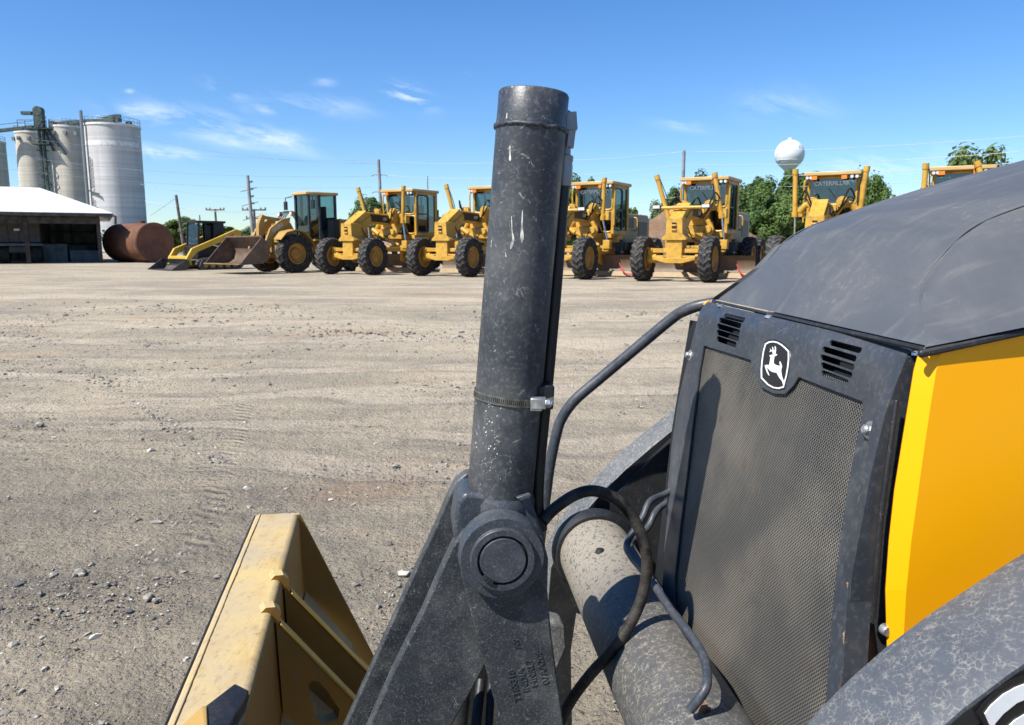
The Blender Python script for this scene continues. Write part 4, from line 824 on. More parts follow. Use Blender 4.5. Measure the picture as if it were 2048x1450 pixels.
    # rear
    mb = MB(); mb.prism_y([(-.5, 1.15), (.5, 1.15), (.5, 2.1), (.42, 2.3), (-.42, 2.3), (-.5, 2.1)], 4.7, 7.7); mb.box((0, 6.2, 1.0), (.7, 3.2, .5)); h_ = mb.build('engine_hood', M['grader_hood'], g, bevel=.03)
    for s in (-1, 1):
        MB().box((s*.50, 5.35, 1.95), (.03, 1.0, .36)).build('hood_grille', M['black_paint'], h_); MB().box((s*.5, 6.9, 1.7), (.03, 1.0, .6)).build('hood_grille', M['black_paint'], h_)
        MB().box((s*.515, 4.98, 2.0), (.02, .18, .16)).build('hood_sticker', M['lamp_glass'], h_)
        MB().tube([(s*.5, 5.9, 1.65), (s*.62, 5.9, 1.7), (s*.62, 5.9, 2.1), (s*.5, 5.9, 2.15)], .025, 6, 3).build('hood_handle', M[Y], h_)
    MB().cyl((.15, 5.5, 2.3), (.15, 5.5, 2.6), .07, n=12).build('exhaust_stack', M['black_paint'], g)
    mb = MB()
    for s in (-1, 1): mb.box((s*.72, 6.0, .72), (.28, 2.0, .4)); mb.box((s*.72, 4.3, 1.05), (.35, .8, .3)); mb.box((s*.72, 4.55, .75), (.2, .12, .7))
    mb.cyl((-1, 5.25, .69), (1, 5.25, .69), .12); mb.cyl((-1, 6.75, .69), (1, 6.75, .69), .12); mb.build('tandem_case', M['black_paint'], g, bevel=.01)
    mb = MB(); mb.box((0, 4.2, 1.25), (.75, 1.8, .4)); mb.box((.55, 3.7, 1.32), (.5, .5, .25)); mb.box((-.55, 3.7, 1.32), (.5, .5, .25)); mb.build('rear_frame', M['grader_yellow'], g, bevel=.02)
    for s in (-1, 1): MB().box((s*.78, 3.65, .85), (.28, .05, .9)).box((s*.78, 3.63, .5), (.34, .2, .04)).box((s*.78, 3.63, .85), (.34, .2, .04)).build('ladder', M['dark_frame'], g)
    return g
G0 = make_grader()
spots = []
for (px, py) in ((704, 549), (890, 552.5), (1112, 557.5), (1350, 563)):
    p = on_z(px, py, .4); spots.append((p.x, p.y))
dx, dy = (spots[3][0]-spots[0][0])/3, (spots[3][1]-spots[0][1])/3
spots += [(spots[3][0]+dx*.945, spots[3][1]+dy), (spots[3][0]+dx*1.74, spots[3][1]+dy*2.0)]
YAW = -R(29)
GL = ['yellow motor grader farthest left, its gooseneck overlapping the wheel loader', 'yellow motor grader second from the left, its cab cut by the upright cylinder', 'yellow motor grader just right of the black hose, partly hidden by the upright cylinder', 'yellow motor grader with a headlight bar, fully visible in front of the brown soil pile', 'yellow motor grader below the water tower, its lower half hidden by the black hood', 'yellow motor grader farthest right, only its roof and one cylinder showing above the black hood']
tilt = [((-.98, -.42), (.78, .1)), ((-.95, -.40), (.8, .05)), ((-.9, -.1), (.72, .05)), ((-.95, -.45), (.8, -.28)), ((-.92, -.05), (.9, .12)), ((-.92, .0), (.8, -.5))]
graders = []
for i, (x, y) in enumerate(spots):
    o = G0 if i == 0 else copy_tree(G0)
    o.location = (x, y, gz(x, y)); o.rotation_euler.z = YAW; tag(o, GL[i], 'grader', 'motor graders parked in a row'); graders.append(o)
for i, o in enumerate(graders):
    for s, (bx, dxx) in zip((-1, 1), tilt[i]):
        c_ = MB(); a = Vector((bx+0, 2.2, 1.95)); b = Vector((bx+dxx, 2.15, 3.38)); c_.cyl(a, b, .075, n=16); c_.cyl(b-(b-a).normalized()*.16, b, .09, n=16); c_.cyl(a, a+(b-a).normalized()*.15, .1, n=16); cy = c_.build('lift_cylinder', M['grader_yellow'], o)
        MB().cyl(a, (s*.9, 2.2, 1.2), .035, n=12).build('cylinder_rod', M['chrome'], cy); MB().tube([b-(b-a)*.08+Vector((-s*.08, 0, 0)), a.lerp(b, .5)+Vector((-s*.14, 0, 0)), a.lerp(b, .2)+Vector((-s*.1, 0, 0))], .015, 5, 4).build('cylinder_hose', M['black_rubber'], cy)
    if i in (2, 3):
        mb = MB(); mb.cyl((-.62, .2, 2.22), (.75, .2, 2.22), .05, n=12); mb.box((0, .3, 2.12), (.06, .1, .3)); lbx = mb.build('headlight_bar', M['grader_yellow'], o)
        for s in (-1, 1): MB().box((s*.76+.06, .2, 2.24), (.26, .16, .13)).build('headlight', M['black_paint'], lbx); MB().box((s*.76+.06, .115, 2.25), (.22, .012, .09)).build('headlight_lens', M['lamp_glass'], lbx)
    if i in (2, 3, 4):
        tm = text_mesh('CATERPILLAR', .17, .002, bold=.005); MB().mesh(tm, Matrix.Translation((-.02, 3.095, 2.98)) @ Matrix.Rotation(R(90), 4, 'X')).build('windshield_lettering', M['grader_text'], o)
    if i in (2, 3):
        mb = MB(); rnd = random.Random(i)
        mb.tube([(1.3, 2.35, .5), (1.45, 2.3, .2), (1.75, 2.3, .12), (1.9, 2.3, .3)], .02, 5, 4); mb.tube([(1.4, 2.33, .3), (1.6, 2.3, .1), (1.95, 2.3, .16)], .02, 5, 4); mb.build('red_strap', M['red_tape'], o)

# wheel loader
def make_loader():
    g = empty('wheel_loader'); Y = 'loader_yellow'
    for s in (-1, 1): wheel(g, (s*.98, 0, .76), .76, .5, s, Y, 16); wheel(g, (s*.98, 2.95, .76), .76, .5, s, Y, 16)
    mb = MB(); mb.cyl((-1, 0, .76), (1, 0, .76), .2); mb.cyl((-1, 2.95, .76), (1, 2.95, .76), .2); mb.box((0, .2, 1.15), (.75, 1.2, .7)); mb.box((0, 2.6, 1.05), (.8, 2.6, .6)); mb.prism_x([(-.2, 1.2), (-.1, 1.95), (.3, 2.0), (.7, 1.3)], -.38, -.3); mb.prism_x([(-.2, 1.2), (-.1, 1.95), (.3, 2.0), (.7, 1.3)], .3, .38); mb.build('chassis', M[Y], g, bevel=.02)
    prof = [(-2.55, .42), (-2.45, .36), (-1.62, .40), (-1.38, .55), (-1.28, .85), (-1.38, 1.2), (-1.6, 1.42)]
    mb = MB(); mb.sheet([[(x, y, z) for y, z in prof] for x in (-1.28, -.6, 0, .6, 1.28)], .03, (0, .3, -.1)); bk = mb.build('bucket', M['bucket_steel'], g, ang=50)
    mb = MB()
    for s in (-1, 1): mb.prism_x(prof, s*1.28-.02, s*1.28+.02)
    mb.beam((-1.28, -1.6, 1.43), (1.28, -1.6, 1.43), .08, .06); mb.build('bucket_side', M['bucket_steel'], bk)
    MB().beam((-1.3, -2.52, .39), (1.3, -2.52, .39), .2, .03).build('bucket_lip', M['cut_edge'], bk)
    arms = []
    for s in (-1, 1):
        mb = MB(); mb.prism_x([(.15, 1.98), (-.1, 1.82), (-.55, 1.35), (-1.0, .62), (-1.3, .5), (-1.3, .78), (-1.1, 1.0), (-.75, 1.75), (-.2, 2.12), (.2, 2.2)], s*.5-.045, s*.5+.045); a = mb.build('lift_arm', M[Y], g, bevel=.012)
        tm = text_mesh('DEERE', .2, .003, bold=.004); k = 1 if s > 0 else -1
        MB().mesh(tm, Matrix.Translation((s*.555, -.42, 1.78)) @ Matrix.Rotation(R(90*k), 4, 'Z') @ Matrix.Rotation(R(90), 4, 'X') @ Matrix.Rotation(R(33*k), 4, 'Z')).build('arm_lettering', M['lamp_glass'], a)
        MB().cyl((s*.38, .1, 1.2), (s*.44, -.75, 1.15), .07, n=12).cyl((s*.44, -.75, 1.15), (s*.45, -1.0, 1.0), .04, n=10).build('lift_cylinder', M[Y], g)
    mb = MB(); mb.beam((-.5, -.9, 1.1), (.5, -.9, 1.1), .14, .14); mb.prism_x([(-1.0, 1.25), (-.85, 1.3), (-.65, 2.25), (-.8, 2.3), (-.98, 1.9)], -.1, .1); mb.beam((0, -.8, 2.2), (0, .1, 2.1), .13, .13); mb.beam((0, -1.0, 1.0), (0, -1.4, 1.0), .1, .1); mb.build('bell_crank', M[Y], g, bevel=.01)
    for s in (-1, 1):
        o = MB().box((s*.42, .35, 2.35), (.18, .12, .18)).build('headlight', M[Y], g); MB().cyl((s*.42, .27, 2.35), (s*.42, .285, 2.35), .08, n=12).build('lamp_lens', M['lamp_glass'], o)
        MB().tube([(s*.8, -.75, 1.35), (s*.9, -.3, 1.68), (s*.9, .3, 1.66), (s*.85, .75, 1.25)], .0, 4, 1).v
        mb = MB(); mb.sheet([[(s*(.7), a, b), (s*(1.22), a, b-.02)] for a, b in ((-.72, 1.32), (-.45, 1.6), (0, 1.7), (.45, 1.6), (.75, 1.3), (.86, 1.0))], .03, (0, 0, 1)); mb.build('fender', M[Y], g, ang=50)
    mb = MB()
    for k in range(4): mb.tube([(-.25+.15*k, .1, 2.1), (-.2+.15*k, .4, 2.45), (-.2+.12*k, .8, 2.3), (-.2+.12*k, 1.1, 1.9)], .022, 6, 5)
    mb.build('hydraulic_hose', M['black_rubber'], g)
    y0, y1, z0, z1 = 1.15, 2.35, 1.35, 3.15
    mb = MB(); px_ = [(-.45, y0, 0), (.45, y0, 0), (.62, y0+.4, 0), (.62, y1, 0), (-.62, y1, 0), (-.62, y0+.4, 0)]
    for p in px_: mb.box((p[0], p[1], (z0+z1)/2), (.09, .09, z1-z0))
    mb.box((0, (y0+y1)/2+.1, z0), (1.2, 1.1, .12)); mb.box((0, y0+.03, z0+.3), (.9, .05, .6)); mb.box((0, y1, z0+.45), (1.2, .05, .9)); mb.box((.62, y1-.2, z0+.4), (.04, .4, .8)); mb.box((-.62, y1-.2, z0+.4), (.04, .4, .8)); cbm = mb.build('cab', M['dark_frame'], g)
    gm = MB()
    for i in range(6):
        a = px_[i]; b = px_[(i+1) % 6]; 
        if i == 2: continue
        gm.add([(a[0], a[1], z0+.1), (b[0], b[1], z0+.1), (b[0], b[1], z1), (a[0], a[1], z1)], [(0, 1, 2, 3)])
    gm.build('cab_window', M['glass'], cbm, fixn=False)
    MB().prism_z([(-.5, y0-.15), (.5, y0-.15), (.7, y0+.3), (.72, y1+.12), (-.72, y1+.12), (-.7, y0+.3)], z1, z1+.12).build('cab_roof', M['roof_tan'], g, bevel=.03)
    mb = MB(); mb.box((0, y1-.5, z0+.5), (.5, .5, .2)); mb.box((0, y1-.25, z0+.95), (.5, .15, .8)); mb.box((0, y0+.25, z0+.5), (.2, .2, .9)); mb.tube([(.2, y0+.45, z0+1.0), (0, y0+.3, z0+1.08), (-.2, y0+.45, z0+1.0)], .02, 6, 3); mb.build('seat', M['seat_dark'], g)
    for s in (-1, 1): mb = MB(); mb.tube([(s*.55, y0-.1, z1-.05), (s*.95, y0-.15, z1-.1), (s*.95, y0-.15, z1-.25)], .02, 6); mb.box((s*.95, y0-.15, z1-.42), (.2, .06, .35)); mb.build('mirror', M['black_paint'], g)
    mb = MB(); mb.prism_x([(2.6, 1.25), (2.6, 2.2), (3.4, 2.15), (4.4, 1.95), (4.6, 1.2)], -.6, .6); h_ = mb.build('engine_hood', M[Y], g, bevel=.05)
    tm = text_mesh('DEERE', .24, .003, bold=.004)
    for k in (-1, 1): MB().mesh(tm, Matrix.Translation((k*.61, 3.4, 1.85)) @ Matrix.Rotation(R(90*k), 4, 'Z') @ Matrix.Rotation(R(90), 4, 'X')).build('hood_lettering', M['lamp_glass'], h_)
    mb = MB()
    for s in (-1, 1): mb.box((s*.85, 1.7, 1.3), (.5, 1.5, .06)); mb.box((s*.95, 1.6, .9), (.25, .4, .05)); mb.box((s*.95, 1.6, .6), (.25, .4, .05)); mb.box((s*.9, 1.42, .95), (.05, .05, .75)); mb.box((s*.9, 1.78, .95), (.05, .05, .75))
    mb.build('step', M[Y], g)
    return g
p = on_z(590, 545.5, .4); ld = make_loader(); yw = -R(40); c, s = math.cos(yw), math.sin(yw)
ld.location = (p.x-.98*c, p.y-.98*s, .4); ld.rotation_euler.z = yw; tag(ld, 'yellow wheel loader with wide brown bucket and teal glass cab, left of the graders', 'wheel loader')

# compact track loader
def make_skid():
    g = empty('track_loader'); Y = 'skid_yellow'
    for s in (-1, 1):
        mb = MB(); pr = [(.1, .0), (1.75, .0), (2.1, .25), (1.75, .62), (.35, .55), (-.1, .35)]
        P = [(0, y, z) for y, z in pr]
        outer = [(.0, .02), (1.8, .02), (2.0, .1), (2.12, .3), (2.02, .52), (1.8, .62), (1.2, .62), (.2, .5), (-.02, .42), (-.12, .25), (-.1, .1)]
        inner = [(a*.86+.13, b*.72+.08) for a, b in outer]; n = len(outer)
        x0, x1 = s*.55, s*.98
        vs = [(x0, a, b) for a, b in outer]+[(x1, a, b) for a, b in outer]+[(x0, a, b) for a, b in inner]+[(x1, a, b) for a, b in inner]; fs = []
        for i in range(n):
            j = (i+1) % n; fs += [(i, j, j+n, i+n), (i+2*n, i+3*n, j+3*n, j+2*n), (i+n, j+n, j+3*n, i+3*n), (i, i+2*n, j+2*n, j)]
        mb.add(vs, fs)
        for i in range(n):
            a = Vector((0, *outer[i])); b = Vector((0, *outer[(i+1) % n])); k = max(1, int((b-a).length/.1))
            for q in range(k):
                cc = a.lerp(b, (q+.5)/k); mb.box((s*.765, cc.y, cc.z), (.44, .05, .05))
        t_ = mb.build('track', M['tyre_lug'], g, ang=40)
        mb = MB(); mb.box((s*.76, 1.0, .3), (.2, 1.5, .22))
        for q in range(5): mb.cyl((s*.6, .15+q*.38, .17), (s*.93, .15+q*.38, .17), .12, n=14)
        mb.cyl((s*.6, 1.85, .38), (s*.93, 1.85, .38), .2, n=16); mb.build('track_roller', M['grader_hood'], t_)
    mb = MB(); mb.box((0, 1.1, .75), (1.1, 2.1, .6)); mb.box((0, 1.75, 1.15), (1.3, .9, .6)); mb.build('chassis', M['black_paint'], g, bevel=.04)
    y0, y1, z0, z1 = .15, 1.45, .95, 2.1
    mb = MB()
    for x in (-.45, .45):
        for y in (y0, y1): mb.beam((x, y+.0, z0), (x, y+(.08 if y == y0 else 0), z1), .09, .09)
        mb.beam((x, y0, z0+.35), (x, y1, z0+.35), .05, .05); mb.box((x, (y0+y1)/2, z0+.15), (.05, y1-y0, .4)); mb.box((x, y1-.25, (z0+z1)/2), (.05, .5, z1-z0)); mb.box((x, y0+.4, (z0+z1)/2), (.05, .07, z1-z0))
    mb.box((0, (y0+y1)/2, z1+.03), (1.05, y1-y0+.2, .1)); mb.box((0, y1, z0+.6), (.95, .05, 1.1)); mb.box((0, y0+.02, z0+.05), (.9, .05, .3)); mb.build('cab', M['black_paint'], g, bevel=.02)
    MB().add([(-.42, y0, z0+.15), (.42, y0, z0+.15), (.42, y0+.07, z1-.05), (-.42, y0+.07, z1-.05)], [(0, 1, 2, 3)]).build('cab_window', M['glass'], g, fixn=False)
    MB().box((0, y0+.6, z0+.3), (.45, .4, .2)).box((0, y0+.85, z0+.7), (.45, .12, .7)).build('seat', M['seat_dark'], g)
    for x in (-.42, .42): o = MB().cyl((x, y0-.05, z1), (x, y0+.03, z1), .07, n=12).build('headlight', M['lamp_glass'], g)
    for s in (-1, 1):
        mb = MB(); x = s*.72
        mb.prism_x([(2.15, 1.55), (2.2, 1.75), (1.9, 1.82), (.1, 1.12), (-.35, .95), (-.62, .55), (-.66, .25), (-.45, .22), (-.38, .5), (-.12, .78), (.4, .98), (1.6, 1.4)], x-.06, x+.06); mb.build('lift_arm', M[Y], g, bevel=.015)
        MB().cyl((x, 1.5, .95), (x, .7, 1.1), .05, n=10).build('lift_cylinder', M['chrome'], g)
        MB().prism_x([(1.75, 1.42), (1.2, 1.25), (1.2, 1.38), (1.75, 1.6)], x+s*.062, x+s*.072).build('arm_decal', M['red_tape'], g)
    mb = MB(); mb.prism_y([(-.8, .22), (-.72, .62), (.72, .62), (.8, .22), (.45, .3), (.35, .42), (-.35, .42), (-.45, .3)], -.6, -.4); mb.build('coupler', M[Y], g, bevel=.015)
    prof = [(-1.5, .03), (-.75, .05), (-.62, .2), (-.66, .42), (-.8, .5)]
    mb = MB(); mb.sheet([[(x, y, z) for y, z in prof] for x in (-1.0, 0, 1.0)], .02, (0, .2, -.1))
    for s in (-1, 1): mb.prism_x(prof, s-.015, s+.015)
    mb.build('bucket', M['skid_bucket'], g, ang=40)
    return g
p = on_z(318, 541, .4); sk = make_skid(); yw = -R(37); v = Matrix.Rotation(yw, 3, 'Z') @ Vector((0, -1.5, 0))
sk.location = (p.x-v.x, p.y-v.y, .4); sk.rotation_euler.z = yw; tag(sk, 'compact yellow track loader with black cab and low bucket beside the rusty tank', 'track loader')
# ------------------------------------------------------------------ the near machine
bl = tag(empty('backhoe_loader', (0.55, 1.2, 0)), 'near black and yellow backhoe loader with upright bucket cylinder, perforated grille and deer emblem', 'backhoe loader')
OFF = Vector(bl.location)
def nb(mb, name, mat, parent=None, **k):       # geometry measured in the yard, stored relative to the machine
    mb.v = [tuple(Vector(v)-OFF) for v in mb.v]
    return mb.build(name, mat, bl if parent is None else parent, **k)
def PL(pts, l): return [on_l(x, y, l) for x, y in pts]
def rnd_poly(pts, k=.25, n=3):
    out = []; m = len(pts)
    for i in range(m):
        a, b, c = Vector(pts[i-1]), Vector(pts[i]), Vector(pts[(i+1) % m]); p = b.lerp(a, k); q = b.lerp(c, k)
        for t in range(n+1): s = t/n; out.append(p*(1-s)**2+b*2*s*(1-s)+q*s*s)
    return out
# --- tube
TL = 1.2
tb_ = on_l(1000, 990, TL); tt = on_l(1068, 186, TL); ax = (tt-tb_).normalized(); TR = .0535
pv = on_l(1005, 1118, TL)
base = tb_-ax*.02
prof = [(TR, 0), (TR, (tt-base).length*.905), (TR*1.012, (tt-base).length*.912), (TR*1.018, (tt-base).length*.92), (TR*1.01, (tt-base).length*.93), (TR*1.0, (tt-base).length*.935), (TR*1.0, (tt-base).length-.003), (TR*.96, (tt-base).length), (TR*.3, (tt-base).length), (0, (tt-base).length)]
mb = MB(); mb.lathe(prof, base, ax, 96); tube = nb(mb, 'bucket_cylinder', M['tube_paint'], ang=50)
Ltube = (tt-base).length
# irregular weld bead
mb = MB(); pts = []
q0 = ax.cross(Vector((0, 1, 0))).normalized(); q1 = ax.cross(q0)
for i in range(97):
    a = 2*math.pi*i/96; wob = noise.noise(Vector((math.cos(a)*6, math.sin(a)*6, 0)))*.003; pts.append(base+ax*(Ltube*.918+wob)+(q0*math.cos(a)+q1*math.sin(a))*(TR+.0005))
mb.tube(pts, .0035, 8, rs=lambda t: .0033+.0009*noise.noise(Vector((t*90, 0, 0)))); nb(mb, 'weld_bead', M['tube_paint'], tube, ang=60)
def on_tube(px, py, out=.0006):
    r_ = ray(px, py); d = r_-ax*r_.dot(ax); o_ = CV-base; o_ = o_-ax*o_.dot(ax); A = d.dot(d); B = d.dot(o_); C_ = o_.dot(o_)-(TR+out)**2; q = B*B-A*C_
    if q < 0: q = 0
    return CV+r_*((-B-math.sqrt(q))/A)
mb = MB()
def drip(path, w0, w1):
    n = len(path)-1; Ls = []; Rs_ = []
    P = [Vector((x, y, 0)) for x, y in path]; m = 10
    for i in range(m+1):
        t = i/m*n; k = min(int(t), n-1); p = P[k].lerp(P[k+1], t-k); u = i/m; wd = (w0+(w1-w0)*u**2)*(1 if i < m-1 else (.75 if i == m-1 else .2)); wd *= 1+.25*noise.noise(Vector((p.x*.3, p.y*.3, 0)))
        Ls.append(on_tube(p.x-wd, p.y)); Rs_.append(on_tube(p.x+wd, p.y))
    mb.add(Ls+Rs_, [(i, i+1, i+m+2, i+m+1) for i in range(m)])
drip([(1045, 420), (1044, 450), (1044, 486)], 1.2, 4.5); drip([(1023, 432), (1024, 462), (1027, 478), (1021, 498)], .7, 4.2); drip([(1020, 292), (1020, 310), (1020, 322)], .8, 3); drip([(1014, 226), (1013, 240), (1012, 249)], .8, 3.5); drip([(983, 480), (982, 495)], .5, 1.2); drip([(1011, 505), (1012, 514)], .5, 2)
rnd = random.Random(9)
for i in range(60):
    x = rnd.gauss(985, 14); y = rnd.uniform(800, 960); s = rnd.uniform(.4, 1.3); mb.add([on_tube(x-s, y-s), on_tube(x+s, y-s*1.6), on_tube(x+s, y+s), on_tube(x-s, y+s)], [(0, 1, 2, 3)])
nb(mb, 'bird_droppings', M['drip_white'], tube, fixn=False)
# hose clamp around tube and block
cp = on_tube(1020, 805); hcl = (cp-base).dot(ax); cc_ = base+ax*hcl
tilt = (ax+XV*.04).normalized()
mb = MB(); mb.lathe([(TR+.0008, -.0065), (TR+.0022, -.0065), (TR+.0022, .0065), (TR+.0008, .0065)], cc_, tilt, 96, True); band = nb(mb, 'hose_clamp', M['band_steel'], tube)
mb = MB()
e1 = tilt.cross(Vector((0, 1, 0))).normalized(); e2 = tilt.cross(e1)
for i in range(110):
    a = 2*math.pi*i/110; c0 = cc_+(e1*math.cos(a)+e2*math.sin(a))*(TR+.0024); t_ = (-e1*math.sin(a)+e2*math.cos(a)); mb.add([c0+t_*-.0005+tilt*-.0038, c0+t_*.0007+tilt*-.0038, c0+t_*.0011+tilt*.0038, c0+t_*-.0001+tilt*.0038], [(0, 1, 2, 3)])
nb(mb, 'clamp_slots', M['core'], band, fixn=False)
h0 = on_l(1066, 806, 1.150); mb = MB(); mb.beam(h0-XV*.004, h0+XV*.020, .016, .017); mb.cyl(h0+XV*.018+Vector((0, -.004, 0)), h0+XV*.027+Vector((0, -.004, 0)), .0075, n=6); mb.cyl(h0+XV*.026+Vector((0, -.004, 0)), h0+XV*.030+Vector((0, -.004, 0)), .0045, n=12)
mb.box(h0+Vector((.005, -.004, -.010)), (.018, .003, .004)); nb(mb, 'clamp_screw', M['zinc'], band, bevel=.0012)
mb = MB(); mb.prism(PL([(1076, 776), (1092, 770), (1110, 772), (1107, 820), (1092, 820), (1076, 818)], 1.165), ML*.035); nb(mb, 'clamp_pad', M['black_rubber'], tube, bevel=.003)
mb = MB(); mb.prism(PL([(1088, 799), (1108, 794), (1108, 806), (1088, 811)], 1.162), ML*.045); nb(mb, 'clamp_tail', M['band_steel'], tube)
# hose line and fitting along the tube
LH = 1.215
hp = [on_l(x, y, LH) for x, y in ((1127, 360), (1112, 560), (1098, 720), (1090, 805), (1078, 930), (1075, 1010), (1082, 1060))]
mb = MB(); mb.tube(hp, .0105, 16, 8); nb(mb, 'hydraulic_hose', M['black_rubber'], tube, ang=60)
mb = MB(); fa = on_l(1127, 372, LH); fb_ = on_l(1131, 312, LH); d = (fb_-fa)
mb.lathe([(.0115, 0), (.0125, .005), (.0125, .030), (.0115, .036), (.0125, .039), (.0125, d.length), (.008, d.length+.002), (.0075, d.length+.014)], fa, d, 20); nb(mb, 'crimp_ferrule', M['grey_metal'], tube, ang=30)
mb = MB(); a = on_l(1133, 295, LH); b = on_l(1137, 262, LH); mb.cyl(a, b, .0125, n=6); b2 = on_l(1140, 232, LH); mb.tube([b, on_l(1138, 250, LH), on_l(1136, 234, LH)-XV*.004, on_l(1118, 232, LH)], .0115, 14, 3); mb.box(on_l(1138, 244, LH), (.023, .026, .026), (0, -5, 0)); nb(mb, 'elbow_fitting', M['grey_metal'], tube, bevel=.002)
for k, (x, y) in enumerate(((1074, 600),)):
    mb = MB(); mb.prism(PL([(1094, 350), (1100, 352), (1084, 700), (1078, 700)], 1.2), ML*.004)
# --- pivot boss
mb = MB(); mb.lathe([(.062, 0), (.062, .15)], pv-ML*.075, ML, 64); pvx = nb(mb, 'pivot_boss', M['pivot_paint'], ang=40)
mb = MB(); mb.lathe([(0, -.03), (TR*1.0, -.03), (TR*1.06, -.012), (TR*1.07, .004), (TR*1.02, .012), (TR, .016)], base+ax*.012, ax, 64); nb(mb, 'weld_collar', M['pivot_paint'], pvx, ang=40)
# saddle block from the tube to the boss
q = [(914, 1005), (930, 985), (1030, 996), (1060, 990), (1066, 1010), (1090, 1075), (1094, 1120), (1005, 1150), (916, 1120), (905, 1060)]
mb = MB(); mb.prism(PL(q, 1.155), ML*.085); nb(mb, 'cylinder_yoke', M['pivot_paint'], pvx, bevel=.007, seg=3)
# lugs/tang near weld
mb = MB(); mb.prism(PL([(1032, 996), (1060, 988), (1064, 993), (1040, 1003)], 1.143), ML*.01); nb(mb, 'lock_tab', M['pivot_paint'], pvx, bevel=.002)
# pin faces: concentric rings
pf = on_l(1005, 1118, 1.10)
def ring(prof, name, mat, **k): mb = MB(); mb.lathe(prof, pf, ML, 96); return nb(mb, name, mat, pvx, ang=35, **k)
rD = 90/1538*1.10
prof = [(rD*.97, .045), (rD*1.0, .043), (rD*1.0, .003), (rD*.98, .0), (rD*.775, .0), (rD*.765, -.001), (rD*.76, -.006), (rD*.745, -.007), (rD*.61, -.007), (rD*.60, -.006), (rD*.598, .004), (rD*.545, .004), (rD*.543, -.007), (rD*.53, -.0085), (0, -.0085)]
ring([(r, z) for r, z in prof], 'pin_cover', M['pivot_paint'])
mb = MB()
for k in range(3):
    a = R(222+k*9); c0 = pf-ML*.006; pos = c0+(-MF*math.cos(a)+MZ*math.sin(a))*rD*.565; mb.box(pos-ML*.002, (.008, .004, .006), (0, -a*57, 0))
a0 = R(205)
ringpts = [pf-ML*.001+(-MF*math.cos(R(t))+MZ*math.sin(R(t)))*rD*.565 for t in range(-118, 213, 8)]; mb.tube(ringpts, .0022, 6); nb(mb, 'snap_ring', M['dark_part'], pvx)
# --- link plate with cast letters (near), bell crank plates
LA = 1.118
lp = PL([(916, 1118), (922, 1150), (945, 1240), (972, 1340), (1001, 1450), (1035, 1580), (1165, 1580), (1128, 1450), (1115, 1360), (1103, 1270), (1095, 1180), (1097, 1118), (1085, 1075), (1050, 1040), (1005, 1030), (955, 1045), (925, 1080)], LA)
mb = MB(); mb.prism(lp, ML*.026); link = nb(mb, 'bucket_link', M['link_paint'], bevel=.003, seg=2)
def face_text(txt, px, py, size, dirx, diry, l, parent, mat, depth=.0012, bold=.0):
    tm = text_mesh(txt, size, depth, bold=bold); p0 = on_l(px, py, l); p1 = on_l(px+dirx, py+diry, l); ex = (p1-p0).normalized(); ez = -ML; ey = ez.cross(ex).normalized()
    m4 = Matrix((ex, ey, ez)).transposed().to_4x4(); m4.translation = p0
    mb = MB().mesh(tm, m4); return nb(mb, 'cast_lettering', mat, parent, fixn=False)
for t, x, y in (('T165318', 1029, 1370), ('INDIA', 1047, 1359), ('MNRL7', 1063, 1345), ('07AA20F', 1084, 1334), ('AV', 1033, 1286)):
    face_text(t, x, y, .0155 if t != 'AV' else .014, -10, -42, LA-.0003, link, M['link_paint'])
LB = 1.146
bp = PL([(925, 1062), (905, 1092), (877, 1152), (845, 1225), (790, 1335), (738, 1450), (690, 1555), (850, 1580), (905, 1450), (936, 1396), (968, 1338), (1010, 1240), (1060, 1180), (1080, 1110), (1040, 1050), (985, 1040)], LB)
mb = MB(); mb.prism(bp, ML*.03); bc = nb(mb, 'bell_crank_plate', M['link_paint'], bevel=.0035)
LC = 1.285
fp = PL([(930, 948), (910, 965), (893, 1000), (870, 1055), (833, 1135), (785, 1240), (738, 1345), (690, 1452), (640, 1560), (760, 1600), (850, 1450), (940, 1300), (1030, 1200), (1060, 1100), (1055, 1020), (1000, 960), (960, 943)], LC)
mb = MB(); mb.prism(fp, ML*.03); bc2 = nb(mb, 'bell_crank_plate', M['link_paint'], bevel=.0035)
face_text('51730', 741, 1430, .012, 14, -42, LC-.001, bc2, M['link_paint'])
# pale strips on the plate edges, sunlight painted into their colour
def lit_edge(pl, l, wd, parent):
    mb = MB(); P = PL(pl, l); n_ = len(P)
    for i in range(n_-1):
        a, b = P[i], P[i+1]; d = (b-a).normalized(); nrm = ML.cross(d).normalized()
        if nrm.z < 0: nrm = -nrm
        o_ = nrm*.0004; mb.add([a+o_, b+o_, b+o_+ML*wd, a+o_+ML*wd], [(0, 1, 2, 3)])
    return nb(mb, 'lit_edge_strip', M['lit_edge'], parent, fixn=False)
machine('rib_lit_paint', (.70, .36, .03), (.85, .48, .05), (.10, .05, .03), .6, .5)  # brighter than the bucket paint: sunlight on the rib tops put into the colour
steel('lit_edge', (.27, .27, .255), (.55, .54, .50), .9, 1.0, .5, 2.0, .2)
lit_edge([(905, 1092), (877, 1152), (845, 1225), (790, 1335), (738, 1450), (690, 1555)], LB+.003, .024, bc)
lit_edge([(893, 1000), (870, 1055), (833, 1135), (785, 1240), (738, 1345), (690, 1452), (640, 1560)], LC+.003, .024, bc2)
